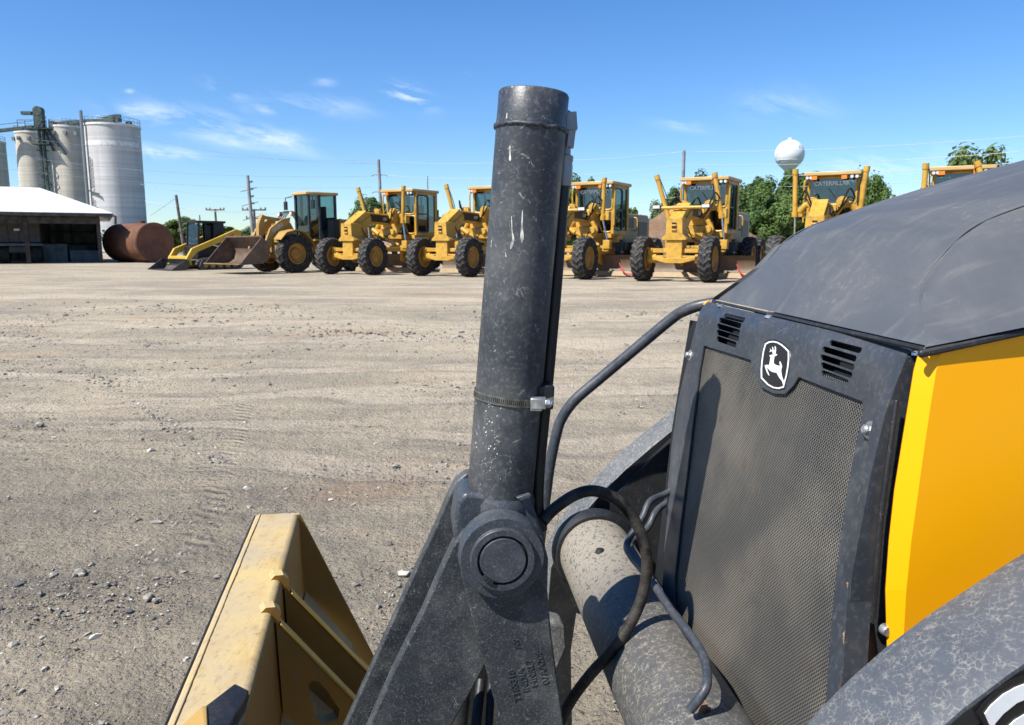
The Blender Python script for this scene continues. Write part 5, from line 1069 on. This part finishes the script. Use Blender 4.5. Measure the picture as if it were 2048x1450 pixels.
# far link on the other side, chrome rods seen in the gap
mb = MB(); mb.prism(PL([(930, 1120), (1001, 1450), (1020, 1560), (1120, 1560), (1085, 1300), (1080, 1100)], 1.325), ML*.026); nb(mb, 'bucket_link', M['link_paint'], bevel=.003)
mb = MB(); mb.cyl(on_l(962, 1360, 1.42), on_l(940, 1560, 1.30), .010, n=20); mb.cyl(on_l(985, 1330, 1.44), on_l(972, 1560, 1.3), .008, n=20); nb(mb, 'cylinder_rod', M['dark_part']); mb = MB(); mb.prism(PL([(890, 1385), (950, 1320), (1012, 1330), (1030, 1470), (1040, 1620), (870, 1620)], 1.58), ML*.05); nb(mb, 'gap_backing', M['dark_part'])  # last prism: dark sheet added behind the gap, standing for shaded ground
mb = MB(); mb.cyl(on_l(925, 1380, 1.5), on_l(905, 1560, 1.45), .018, n=20); mb.cyl(on_l(1000, 1300, 1.55), on_l(995, 1560, 1.5), .02, n=20); nb(mb, 'lower_hose', M['dark_part'])
# --- cross tube
zp = .765
a1 = on_z(1203, 1128, zp); a2 = on_z(1372, 1450, zp)
dirp = (a1-a2); dirp.z = 0; dirp.normalize()
pr = .088
near = a2-dirp*.75; far = a1+dirp*.10
mb = MB(); mb.lathe([(0, 0), (pr, 0), (pr, (far-near).length)], near, dirp, 96); pipe = nb(mb, 'cross_tube', M['dusty_pipe'], ang=50)
mb = MB(); mb.lathe([(pr, 0), (pr+.008, .0), (pr+.014, .012), (pr+.016, .035), (pr, .04)], far-dirp*.045, dirp, 64); nb(mb, 'tube_flange', M['dark_part'], pipe)
def pipe_pt(px, py):
    r_ = ray(px, py); d = r_-dirp*r_.dot(dirp); o_ = CV-near; o_ = o_-dirp*o_.dot(dirp); A = d.dot(d); B = d.dot(o_); C_ = o_.dot(o_)-pr**2; return CV+r_*((-B-math.sqrt(max(0, B*B-A*C_)))/A)
p_ = pipe_pt(1404, 1422); mb = MB(); mb.lathe([(0, .004), (.0035, .004), (.0035, .012), (.0065, .012), (.007, -.002)], p_, (0.1, 0, 1), 16); mb.box(p_+Vector((.008, .0, .0)), (.008, .006, .006)); nb(mb, 'grease_nipple', M['rust_edge'], pipe)
p_ = pipe_pt(1200, 1103); mb = MB(); mb.lathe([(0, .008), (.008, .006), (.011, -.002)], p_, (0, 0, 1), 12); nb(mb, 'grease_cap', M['dark_part'], pipe)
# bracket that carries the pivot on the tube, below the frame
mb = MB()
for l in (1.19,): mb.prism(PL([(1150, 1500), (1240, 1360), (1345, 1360), (1300, 1560), (1150, 1600)], l), ML*.02)
# --- far loader arm (arched box seen behind the grille)
LF = 1.80
prt = [(1360, 793), (1300, 838), (1240, 885), (1185, 940), (1140, 998), (1112, 1040), (1092, 1078), (1072, 1150), (1062, 1240), (1062, 1360)]
prb = [(1150, 1395), (1100, 1320), (1098, 1240), (1102, 1165), (1118, 1120), (1150, 1075), (1190, 1030), (1245, 970), (1300, 905), (1360, 850)]
top_far = PL(prt, LF+.10)
# top surface wedge between far edge and near edge
near_edge = PL([(1372, 838), (1300, 897), (1250, 940), (1200, 990), (1160, 1035), (1128, 1080), (1102, 1135), (1095, 1215), (1098, 1300), (1110, 1400)], LF)
mb = MB(); rows = []
for a, b in zip(near_edge, top_far): b2 = Vector(b); b2 = a+ML*.10; rows.append([a+MZ*-.0, b2])
low = [p+MF*-.14+MZ*-.16 for p in near_edge[:-3]]+[p+MF*-.12+MZ*-.02 for p in near_edge[-3:]]
poly = near_edge+low[::-1]
ext = [near_edge[0]+(near_edge[0]-near_edge[1]).normalized()*.5]; 
poly = ext+near_edge+PL([(1130, 1620), (1146, 1620), (1141, 1300), (1152, 1225), (1250, 1250), (1440, 1250), (1440, 860)], LF)
mb.prism(poly, ML*.11); farm = nb(mb, 'loader_arm', M['dusty_far_arm'], bevel=.004)
mb = MB(); mb.prism([p-ML*.004 for p in poly], ML*.003); nb(mb, 'arm_side_plate', M['dark_part'], farm)
mb = MB(); P = near_edge; 
for i in range(len(P)-1):
    o_ = MZ*.0015-ML*.0; mb.add([P[i]+ML*.048+MZ*.002+MF*.001, P[i+1]+ML*.048+MZ*.002+MF*.001, P[i+1]+ML*.062+MZ*.002+MF*.001, P[i]+ML*.062+MZ*.002+MF*.001], [(0, 1, 2, 3)])
# inner web / pedal plates behind the hose
mb = MB(); mb.prism(PL([(1220, 1000), (1345, 880), (1345, 1200), (1290, 1190), (1225, 1130)], 1.78), ML*.02); nb(mb, 'arm_gusset', M['dark_part'], farm)
mb = MB(); mb.prism(PL([(1092, 1240), (1130, 1250), (1134, 1300), (1115, 1345), (1095, 1350)], 1.62), ML*.06); nb(mb, 'arm_bracket', M['dusty_far_arm'], farm, bevel=.01)
# --- hose loop in front of the cross tube
LO = [(1086, 1042, 1.20), (1108, 1018, 1.21), (1150, 990, 1.22), (1190, 982, 1.225), (1235, 1000, 1.225), (1272, 1045, 1.22), (1293, 1110, 1.21), (1288, 1180, 1.205), (1262, 1245, 1.20), (1225, 1300, 1.20), (1180, 1350, 1.22), (1140, 1405, 1.25), (1110, 1470, 1.27), (1090, 1560, 1.28)]
mb = MB(); mb.tube([on_l(x, y, l) for x, y, l in LO], .0098, 20, 8); nb(mb, 'looped_hose', M['rubber_hose'], ang=60)
# --- steel lines behind
for off, l in ((0, 1.44), (1, 1.48)):
    mb = MB(); k = 22*off
    pts = [(1370+k, 965, l+.05), (1330, 988+k*.9, l+.03), (1300+k*.5, 1003+k, l), (1285+k*.4, 1035+k, l-.02), (1255+k*.3, 1085, l-.05), (1262+k*.4, 1112, l-.1), (1300, 1158, l-.20), (1340, 1218, l-.31), (1375, 1262, l-.38), (1398, 1295, l-.42), (1412, 1330, l-.46), (1412, 1375, l-.5), (1380, 1420, l-.5)]
    mb.tube([on_l(x, y, q) for x, y, q in (pts if not off else pts[:7])], .0068, 14, 6); ln = nb(mb, 'steel_line', M['frame_paint'], ang=60)
mb = MB(); a = on_l(1307, 1166, 1.235); b = on_l(1318, 1184, 1.21); mb.cyl(a, b, .0074, n=16); nb(mb, 'line_clip', M['white_decal'])
# --- grab rail
HR = [(1075, 1120, 1.72), (1092, 990, 1.72), (1100, 930, 1.72), (1113, 868, 1.72), (1124, 836, 1.72), (1150, 800, 1.71), (1200, 757, 1.70), (1280, 690, 1.67), (1345, 636, 1.64), (1368, 622, 1.62), (1395, 612, 1.60), (1430, 606, 1.58)]
mb = MB(); P = [on_l(x, y, l) for x, y, l in HR]; mb.tube(P, .0125, 20, 6); nb(mb, 'hand_rail', M['frame_paint'], ang=60)
# --- grille plane
GN = (MF*1.0+MZ*.17).normalized(); GP = MF*-.57+MZ*1.36+ML*1.0
def gp(x, y, d=0): return on_p(x, y, GP-GN*d, GN)
GU = ML; GV = (GN.cross(ML)).normalized()
if GV.z < 0: GV = -GV
def uv(P): return ((P-GP).dot(GU), (P-GP).dot(GV))
def zoomp(X, Y_): return (1300+X/3.625, 580+Y_/3.625)
outer = [(1396, 640), (1384, 688), (1372, 740), (1358, 800), (1346, 880), (1338, 960), (1332, 1050), (1328, 1150), (1324, 1290), (1318, 1450), (1316, 1560), (1660, 1650), (1672, 1500), (1687, 1362), (1696, 1220), (1701, 1157), (1720, 1050), (1741, 941), (1762, 860), (1778, 800), (1793, 757), (1806, 730)]
openi = [(1409, 691), (1503, 720), (1512, 752), (1524, 774), (1548, 787), (1572, 788), (1588, 772), (1599, 754), (1727, 803), (1727, 830), (1716, 880), (1700, 960), (1688, 1040), (1674, 1150), (1664, 1260), (1654, 1400), (1646, 1530), (1345, 1480), (1352, 1300), (1350, 1160), (1362, 1050), (1376, 940), (1385, 860), (1393, 800), (1400, 740)]
def slotpoly(a, b, hw):           # rounded slot given in the plane
    a = Vector(uv(gp(*zoomp(*a)))); b = Vector(uv(gp(*zoomp(*b)))); d = (b-a).normalized(); n = Vector((-d.y, d.x)); out = []
    for k in range(7): t = math.pi/2+math.pi*k/6; out.append(a+d*math.cos(t)*hw+n*math.sin(t)*hw)
    for k in range(7): t = -math.pi/2+math.pi*k/6; out.append(b+d*math.cos(t)*hw+n*math.sin(t)*hw)
    return [tuple(p) for p in out]
slots = [((1310, 380), (1518, 436)), ((1268, 430), (1490, 498)), ((1253, 488), (1475, 560)), ((1255, 545), (1460, 618)), ((1260, 603), (1432, 670)),
         ((540, 184), (670, 216)), ((512, 218), (655, 260)), ((500, 262), (648, 308)), ((497, 307), (642, 352)), ((497, 354), (622, 398))]
sl_ = [slotpoly(a, b, .0042 if i < 5 else .0052) for i, (a, b) in enumerate(slots)]
outer = [(1404, 598), (1396, 640)]+outer[1:]+[(1812, 694)]
fm = fill_mesh([[uv(gp(*p)) for p in outer], [uv(gp(*p)) for p in openi]]+sl_, .003)
m4 = Matrix((GU, GV, GU.cross(GV))).transposed().to_4x4(); m4.translation = GP
V0 = (uv(gp(1396, 640))[1]+uv(gp(1803, 738))[1])/2; RB = .05
bm = bmesh.new(); bm.from_mesh(fm)
for k in range(8):
    bmesh.ops.bisect_plane(bm, geom=bm.verts[:]+bm.edges[:]+bm.faces[:], plane_co=(0, V0+.006*k, 0), plane_no=(0, 1, 0))
sgn = 1 if GU.cross(GV).dot(GN) > 0 else -1
for v in bm.verts:
    s_ = v.co.y-V0
    if s_ > 0: th_ = s_/RB; v.co.y = V0+RB*math.sin(th_); v.co.z -= sgn*RB*(1-math.cos(th_))
bm.to_mesh(fm); bm.free()
grl = MB().mesh(fm, m4)
panel = nb(grl, 'grille_frame', M['frame_paint'], ang=25)
# side flanges of the frame
fl_ = [(1396, 640), (1384, 688), (1372, 740), (1358, 800), (1346, 880), (1338, 960), (1332, 1050), (1328, 1150), (1324, 1290), (1318, 1450)]
mb = MB(); mb.sheet([[gp(*p), gp(*p)-MF*.012+ML*.010, gp(*p)-MF*.045+ML*.006] for p in fl_], .002, ML); nb(mb, 'grille_flange', M['frame_paint'], panel, ang=25)
fr_ = [(1806, 730), (1793, 757), (1778, 800), (1762, 860), (1741, 941), (1720, 1050), (1701, 1157), (1696, 1220), (1687, 1362), (1672, 1500), (1660, 1650)]
mb = MB(); mb.sheet([[gp(*p), gp(*p)-MF*.03] for p in fr_], .002, ML); nb(mb, 'grille_flange', M['frame_paint'], panel, ang=25)
rnd = random.Random(4)
for (i0, t0, t1) in ((5, .1, .95), (4, .3, .5), (6, .1, .35), (7, .3, .5), (8, .0, .4)):
    a = gp(*fr_[i0]); b = gp(*fr_[i0+1]); n_ = 9; L_ = []; Rr = []
    for k in range(n_+1):
        t = t0+(t1-t0)*k/n_; p = a.lerp(b, t); wv = .0012+.0045*rnd.random()*(math.sin(math.pi*k/n_)); L_.append(p+GN*.0022+ML*.0002); Rr.append(p+GN*.0022+ML*wv)
    mb = MB(); mb.add(L_+Rr, [(k, k+1, k+n_+2, k+n_+1) for k in range(n_)]); nb(mb, 'rust_patch', M['rust_edge'], panel, fixn=False)
# perforated sheet just behind the opening, in its own coordinates so that the holes follow the sheet
oc = gp(1540, 1050, .004)
me = fill_mesh([[(uv(gp(*p, .004))[0]-uv(oc)[0], uv(gp(*p, .004))[1]-uv(oc)[1]) for p in ((1398, 675), (1740, 770), (1735, 830), (1705, 1040), (1680, 1200), (1662, 1600), (1330, 1500), (1330, 1160), (1352, 1000), (1372, 850))]], .0004)
mb = MB(); mb.v = [(0, v.co.x, v.co.y) for v in me.vertices]; mb.f = [tuple(p.vertices) for p in me.polygons]
scn = mb.build('perforated_screen', M['screen'], panel, fixn=False)
lm = Matrix((GU.cross(GV), GU, GV)).transposed().to_4x4(); lm.translation = oc-OFF; scn.matrix_local = lm
mb = MB(); mb.prism([gp(*p, .03) for p in ((1380, 640), (1800, 745), (1740, 1000), (1680, 1600), (1300, 1600), (1310, 1150), (1345, 850))], -GN*.02); nb(mb, 'radiator_core', M['core'])
# bolts
def bolt(px, py, s, par, d=0.0):
    p = gp(px, py, d); mb = MB(); mb.lathe([(0, .001), (s*1.0, .0), (s*1.0, .002), (s*.95, .003), (s*.55, .003)], p, GN, 32); mb.cyl(p+GN*.003, p+GN*.010, s*.62, s*.6, n=6); mb.cyl(p+GN*.010, p+GN*.0112, s*.45, s*.42, n=16); nb(mb, 'bolt', M['zinc'], par, bevel=.0006, seg=1)
bolt(1742, 861, .0118, panel); bolt(1381, 711, .0118, panel); 
p_ = gp(1725, 932, -.001); mb = MB(); mb.lathe([(0, 0), (.004, 0)], p_, GN, 16); mb.lathe([(0, 0), (.003, 0)], gp(1384, 758, -.001), GN, 16); nb(mb, 'bolt_hole', M['core'], panel, fixn=False)
for x, y in ((1430, 611), (1524, 633), (1816, 707)):
    p = gp(x, y)-MF*.0; P0 = gp(x, y)-MF*.012; mb = MB(); mb.lathe([(0, .003), (.004, .0027), (.0065, .001), (.007, -.002)], P0, (0, 0, 1), 20); nb(mb, 'rivet', M['zinc'], panel)
# emblem
def ep(X, Y_, d): return gp(1480+X/9.0625, 640+Y_/9.0625, d)
def eprism(pts, d0, th, rp=None):
    return MB().prism([ep(x, y, d0) for x, y in pts], -GN*th) if not rp else None
def sil(k=1.0): 
    base_ = [(455, 425), (520, 388), (600, 378), (680, 395), (760, 440), (830, 500), (890, 560), (893, 700), (878, 850), (850, 1010), (815, 1140), (795, 1225), (700, 1250), (600, 1235), (500, 1180), (430, 1110), (378, 1055), (375, 900), (388, 740), (415, 560)]
    cx_, cy_ = 635, 815; return [((x-cx_)*k+cx_, (y-cy_)*k+cy_) for x, y in base_]
em = MB().prism([ep(x, y, -.0022) for x, y in sil(1.07)], -GN*.002); emb = nb(em, 'emblem', M['black_decal'], panel, bevel=.0006, seg=1)
fmw = fill_mesh([[uv(ep(x, y, -.0027)) for x, y in sil(1.0)], [uv(ep(x, y, -.0027)) for x, y in [((x-635)*.905+635, (y-815)*.94+815) for x, y in sil(1.0)]]], .0004)
m5 = m4.copy(); m5.translation = GP+GN*.0027; nb(MB().mesh(fmw, m5), 'emblem_border', M['white_decal'], emb)
body = [(535, 640), (560, 632), (600, 625), (585, 585), (595, 570), (575, 566), (528, 580), (555, 545), (538, 512), (570, 545), (592, 545), (580, 485), (596, 490), (612, 560), (630, 545), (630, 470), (648, 490), (652, 545), (640, 615), (678, 620), (655, 650), (625, 655), (608, 740), (612, 790), (650, 815), (690, 825), (722, 845), (714, 750), (730, 755), (748, 800), (760, 850), (750, 880), (745, 920), (755, 1010), (775, 1070), (795, 1110), (800, 1200), (785, 1190), (760, 1105), (715, 1050), (680, 990), (662, 955), (600, 945), (545, 920), (490, 860), (480, 850), (500, 920), (530, 1000), (522, 1008), (485, 950), (462, 880), (445, 822), (480, 812), (528, 815), (540, 755), (548, 690), (556, 675), (535, 660)]
nb(MB().prism([ep(x, y, -.0026) for x, y in body], -GN*.0003), 'deer_silhouette', M['white_decal'], emb)
# --- hood
HC = 1.18
secs = [(-.567, 1.386, .383, .383), (-.575, 1.394, .384, .372), (-.606, 1.428, .388, .30), (-.640, 1.458, .39, .256), (-.690, 1.505, .395, .243), (-.745, 1.533, .40, .24), (-.83, 1.562, .405, .24), (-.95, 1.595, .41, .24), (-1.10, 1.632, .415, .24), (-1.35, 1.685, .42, .24), (-1.7, 1.74, .42, .24)]
def zb_(f): return 1.386+max(0, (-.567-f))*.20
cols = []
mb = MB(); rows = []
for si, (f, z, hb_, ht) in enumerate(secs):
    row = []; zl = zb_(f); sk_ = (.066, .06, .04, .02)[si] if si < 4 else 0
    mp = lambda f, l, z: MF*(f-sk_*(l-.797))+ML*l+MZ*z
    for t in (0, .33, .66, .9): row.append(mp(f, HC-(hb_+(ht-hb_)*t), zl+(z-zl)*(t if f < -.6 else t)))
    for t in (-1, -.94, -.8, -.5, -.2, .2, .5, .8, .94, 1): row.append(mp(f-(.0+.010*abs(t)**3 if f > -.7 else 0), HC+ht*t*.985, z+((.003, .005, .008, .012, .016, .020, .025, .028, .030, .032, .032)[si])*(1-t*t)))
    for t in (.9, .66, .33, 0): row.append(mp(f, HC+(hb_+(ht-hb_)*t), zl+(z-zl)*t))
    rows.append(row)
mp = lambda f, l, z: MF*f+ML*l+MZ*z
mb.tube([r[4]+MZ*.0002 for r in rows[:]], .0013, 8, 4); mb.tube([r[13]+MZ*.0002 for r in rows], .0013, 8, 4); mb.sheet([r[:5] for r in rows]); mb.sheet([r[4:14] for r in rows]); mb.sheet([r[13:] for r in rows]); hd = nb(mb, 'hood', M['hood'], fixn=True, ang=38)  # thin beads added along the creases as raised highlight lines
# dark strips painted for the shaded gap under the hood edge
mb = MB(); a = mp(-.563, HC-.383, 1.380); b = mp(-.563-.05, HC+.383, 1.380)
mb.beam(a-MF*.006+MZ*.003, b-MF*.006+MZ*.003, .006, .006); mb.beam(mp(-.56, HC-.383, 1.378), mp(-1.6, HC-.418, 1.378+.208), .008, .009); nb(mb, 'hood_gap_shade', M['dark_part'], hd, bevel=.003)
# dark bay behind the grille top
mb = MB(); mb.prism([mp(-.60, HC-.36, 1.36), mp(-.60, HC+.36, 1.36), mp(-.60, HC+.36, .5), mp(-.60, HC-.36, .5)], -MF*.9); nb(mb, 'engine_bay', M['core'])
# --- side frame between the grille and the yellow panel
LS = .812
mb = MB(); mb.prism(PL([(1813, 716), (1850, 704), (1840, 760), (1822, 860), (1800, 1000), (1785, 1180), (1785, 1300), (1760, 1620), (1650, 1620), (1690, 1362), (1703, 1157), (1741, 951), (1770, 830), (1795, 760)], LS+.022), ML*.02); sf = nb(mb, 'side_frame', M['frame_paint'])
mb = MB(); mb.lathe([(0, -.004), (.006, -.003), (.0075, .0), (.0075, .006)], on_l(1774, 1262, LS+.004), ML, 20); nb(mb, 'panel_stud', M['zinc'], sf)
# cobweb-like dust wisps are left to the paint; inner rib
mb = MB(); mb.prism(PL([(1792, 800), (1800, 800), (1770, 1030), (1752, 1250), (1744, 1250), (1760, 1030)], LS+.008), ML*.006); nb(mb, 'frame_rib', M['dark_part'], sf, bevel=.002)
# --- yellow side panel
yp = [(1845, 706), (1870, 698), (1950, 678), (2048, 652), (2200, 615), (2400, 570), (2400, 1500), (1900, 1500), (1776, 1300), (1772, 1180), (1780, 1080), (1792, 980), (1808, 880), (1828, 770), (1838, 715)]
mb = MB(); rows = []
# lofted panel: front return, crease, then face
ys = [704, 712, 740, 800, 880, 980, 1080, 1180, 1290, 1400, 1500]
xe_ = [1846, 1838, 1830, 1820, 1807, 1791, 1780, 1773, 1776, 1790, 1800]
xc_ = [1884, 1880, 1872, 1862, 1850, 1836, 1822, 1812, 1806, 1810, 1815]
def topline(x): return 706-(x-1845)*.266
for y, a, c_ in zip(ys, xe_, xc_):
    r_ = [on_l(a, y, LS+.010), on_l(a+1, y-.5, LS+.004)]
    r_.append(on_l(c_, y-(8 if y == 704 else 0)*1.2, LS-.012))
    cp_ = r_[-1]
    for f in (.03, .12, .24): r_.append(cp_-MF*f+ML*(-.0+.008*f)+MZ*(.20*f if y < 720 else 0.2*f*max(0, (760-y)/60) if y < 760 else 0))
    e_ = r_[-1]; r_.append(e_-MF*.03+ML*.012); r_.append(e_-MF*.6+ML*.016+MZ*(.12 if y < 720 else 0)); rows.append(r_)
mb.sheet(rows); yb = nb(mb, 'side_panel', M['yellow_panel'], ang=7, fixn=True)
sd_ = yb.modifiers.new('solid', 'SOLIDIFY'); sd_.thickness = .004; sd_.offset = 0
# small yellow corner showing at the far side of the hood
0 and 0; mb = MB(); mb.prism([mp(-.567, HC+.375, 1.372), mp(-.60, HC+.385, 1.38), mp(-.66, HC+.39, 1.385), mp(-.66, HC+.39, 1.2), mp(-.60, HC+.385, 1.2), mp(-.575, HC+.38, 1.30)], ML*.004)
mb = MB(); mb.prism([on_l(x, y, 1.575) for x, y in ((1408, 609), (1418, 600), (1428, 602), (1424, 612), (1412, 617))], ML*.01); nb(mb, 'corner_trim', M['yellow_panel'])
# --- near loader arm
LN = .60
up = [(1480, 1610), (1612, 1450), (1640, 1418), (1700, 1358), (1775, 1292), (1860, 1228), (1950, 1168), (2048, 1106), (2200, 1025), (2400, 930)]
lo = [(1700, 1640), (1862, 1456), (1900, 1412), (1960, 1352), (2048, 1276), (2200, 1160), (2400, 1040)]
upP = PL(up, LN+.115)
# near edge is the far edge moved towards the camera side
dn = -ML*.115
edge_far = upP; edge_near = [p+dn for p in upP]
mb = MB(); rows = []
for a, b in zip(edge_far, edge_near):
    rows.append([a-MZ*.03+ML*.004, a-MZ*.005, a, a.lerp(b, .08)+MZ*.004, a.lerp(b, .35)+MZ*.009, a.lerp(b, .65)+MZ*.009, a.lerp(b, .92)+MZ*.004, b, b-MZ*.006, b-MZ*.02])
mb.sheet(rows); narm = nb(mb, 'loader_arm', M['dusty_arm'], ang=50)
mb = MB(); n_ = len(edge_near)
def dwn(p, k): return p-MZ*k-MF*k*.3
mb.sheet([[p+ML*.004-MZ*.012, dwn(p+ML*.008, .05), dwn(p+ML*.010, .24)] for p in edge_near], .02, ML); nside = nb(mb, 'arm_side_plate', M['frame_paint'], narm, ang=40)
mb = MB(); mb.sheet([[p-MZ*.004-ML*.001, p-MZ*.024-MF*.008-ML*.0] for p in edge_near], .004, ML); nb(mb, 'arm_edge_strip', M['dark_part'], narm)
# decal: white numeral arc with black outline on the side plate
LD = LN-.004
def zp5(X, Y_): return (1560+X/3.625, 1050+Y_/3.625)
o5 = [(1425, 1362), (1480, 1290), (1580, 1190), (1680, 1125), (1800, 1075), (1960, 1050), (2100, 1060), (2150, 1400), (2000, 1600), (1600, 1640), (1510, 1530), (1480, 1450)]
wh = [(1485, 1370), (1530, 1310), (1620, 1230), (1710, 1180), (1800, 1145), (1950, 1120), (2060, 1140), (2080, 1240), (1980, 1230), (1830, 1245), (1720, 1290), (1620, 1370), (1560, 1440), (1545, 1500), (1520, 1450)]
wh2 = [(1640, 1480), (1700, 1420), (1800, 1360), (1920, 1340), (2010, 1370), (2020, 1480), (1900, 1600), (1700, 1610), (1650, 1560)]
mb = MB().prism(PL([zp5(*p) for p in o5], LD), ML*.001); nb(mb, 'number_decal', M['black_decal'], nside)
mb = MB().prism(PL([zp5(*p) for p in wh], LD-.0012), ML*.001); mb.prism(PL([zp5(*p) for p in wh2], LD-.0012), ML*.001); nb(mb, 'number_decal_fill', M['white_decal'], nside)
# --- bucket
ZB = .72
A = on_z(510, 1030, ZB); B = on_z(330, 1450, ZB); Cc = on_z(597, 1032, ZB); Dd = on_z(497, 1365, ZB)
BL = (A-B); BL.z = 0; BL.normalize(); BW = Vector((BL.y, -BL.x, 0)); BW.normalize()    # lateral, and rearwards
wdt = (Cc-A).dot(BW); Lb = 2.05
def bp_(l, w_, z): return A-BL*l+BW*w_+MZ*(z-ZB)       # l back towards the camera, w across, z height
ts = MB(); rr_ = .02
pf_ = [(0, ZB-.02), (0.002, ZB-.004), (.008, ZB)]+[(wdt-rr_+rr_*math.sin(R(a)), ZB-rr_+rr_*math.cos(R(a))) for a in range(0, 91, 10)]+[(wdt+.002, ZB-.14), (wdt+.006, ZB-.26)]
nL = 40
rows = [[bp_(Lb*i/nL, w_, z+(.0012*noise.noise(Vector((i*.5, w_*30, 0))))) for w_, z in pf_] for i in range(nL+1)]
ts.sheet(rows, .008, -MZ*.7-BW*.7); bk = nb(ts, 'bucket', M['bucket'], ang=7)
mb = MB(); mb.beam(bp_(0, -.001, ZB-.010), bp_(Lb, -.001, ZB-.010), .004, .018); nb(mb, 'bucket_rim', M['dark_part'], bk, bevel=.003)
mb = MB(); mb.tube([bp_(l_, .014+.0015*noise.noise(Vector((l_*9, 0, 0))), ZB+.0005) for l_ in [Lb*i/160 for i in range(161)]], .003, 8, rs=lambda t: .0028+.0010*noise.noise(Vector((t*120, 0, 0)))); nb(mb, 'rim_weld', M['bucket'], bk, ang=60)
RN = Matrix.Rotation(R(15), 3, 'Z') @ BL; RW = Matrix.Rotation(R(15), 3, 'Z') @ BW      # ribs turned askew so that their near faces fall into shade
def bpl(px, py, l): return on_p(px, py, bp_(l, wdt, ZB), RN)
# far side plate
sp_ = [bp_(.0, wdt*.3, ZB), bp_(.0, wdt, ZB), bpl(760, 1335, 0), bpl(900, 1620, 0), bpl(420, 1620, 0)]
sp_ = [p-RN*((p-bp_(0, wdt, ZB)).dot(RN)) for p in sp_]
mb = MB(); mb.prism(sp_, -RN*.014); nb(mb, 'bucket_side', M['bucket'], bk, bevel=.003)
# sloping rear sheet (dusty) between the ribs
rs0 = [bp_(0.014, wdt+.010, ZB-.24), bp_(0.014, wdt+.14, ZB-.42), bp_(.014, wdt+.24, ZB-.66)]
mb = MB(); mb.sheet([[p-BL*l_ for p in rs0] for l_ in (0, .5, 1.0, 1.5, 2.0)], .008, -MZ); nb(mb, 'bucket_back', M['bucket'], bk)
# ribs
def rib(x0, y0, x1, y1, name, hole=None):
    # locate the rib along the bucket from where it leaves the ledge
    P0 = on_z(x0, y0, ZB); l_ = -(P0-A).dot(BL); o_ = bp_(l_, wdt, ZB)
    t0 = bpl(x0, y0, l_); t1 = bpl(x1, y1, l_); d = (t1-t0).normalized()
    f2 = lambda p: ((p-o_).dot(RW), p.z-ZB)
    a0, a1, e2 = f2(t0.lerp(t1, .15)), f2(t1), f2(t1+d*.12)
    loops = [[(-.03, .001), (-.02, .010), (0, .008), (.012, -.006), a0, e2, (.22, -.66), (.10, -.41), (.006, -.24), (0, -.03)]]
    if hole: loops.append([f2(bpl(x, y, l_)) for x, y in hole])
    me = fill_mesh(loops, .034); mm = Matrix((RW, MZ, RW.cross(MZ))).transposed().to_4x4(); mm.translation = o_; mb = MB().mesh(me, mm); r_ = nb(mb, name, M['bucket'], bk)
    q = MB(); u0, u1 = Vector(a0), Vector(e2); dd = (u1-u0).normalized(); nn = Vector((-dd.y, dd.x)); nn = nn if nn.y > 0 else -nn; rows = []
    for i in range(25):
        p = u0.lerp(u1, i/24)+nn*.0015; wv = .021+.0012*noise.noise(Vector((i*1.3, l_*9, 0))); w3 = o_+RW*p.x+MZ*p.y; rows.append([w3+RN*wv, w3-RN*wv])
    q.sheet(rows, .005, MZ*nn.y+RW*nn.x); nb(q, 'rib_lit_strip', M['rib_lit_paint'], r_, bevel=.001)  # strip added along the rib top, coloured as its lit edge
    return r_
hole1 = [(626, 1297), (634, 1286), (648, 1284), (668, 1300), (684, 1330), (678, 1344), (666, 1346), (645, 1330), (630, 1312)]
rib(548, 1152, 735, 1345, 'bucket_rib')
hole2 = [(615, 1360), (622, 1353), (636, 1356), (652, 1375), (668, 1400), (676, 1412), (672, 1430), (655, 1437), (640, 1437), (628, 1428), (618, 1390)]
rib(528, 1216, 700, 1392, 'bucket_rib', hole2)
# raised stop bracket on the near end
q = [(470, 1364), (496, 1382), (500, 1520), (405, 1560), (412, 1450), (410, 1411), (440, 1384)]
P_ = [on_z(x, y, ZB+.0) for x, y in ((470, 1364), (410, 1411))]
lb_ = -(on_z(455, 1390, ZB)-A).dot(BL)
mb = MB(); mb.prism([bp_(lb_+.02, wdt*.62, ZB+.002), bp_(lb_-.03, wdt*1.0, ZB+.002), bp_(lb_-.03, wdt*1.0, ZB+.03), bp_(lb_+.02, wdt*.62, ZB+.034)], -BL*.012)
mb2 = MB(); mb2.prism([on_z(470, 1366, ZB+.03), on_z(498, 1380, ZB+.02), on_z(470, 1500, ZB-.05), on_z(420, 1520, ZB+.03), on_z(410, 1412, ZB+.03)], -MZ*.012); nb(mb2, 'stop_bracket', M['dark_part'], bk, bevel=.003)
mb3 = MB(); mb3.prism([on_z(406, 1410, ZB+.034), on_z(414, 1412, ZB+.034), on_z(418, 1520, ZB+.034), on_z(300, 1560, ZB+.01), on_z(345, 1470, ZB+.004), on_z(372, 1442, ZB+.01)], -MZ*.01); nb(mb3, 'stop_bracket_edge', M['loader_yellow'], bk, bevel=.002)
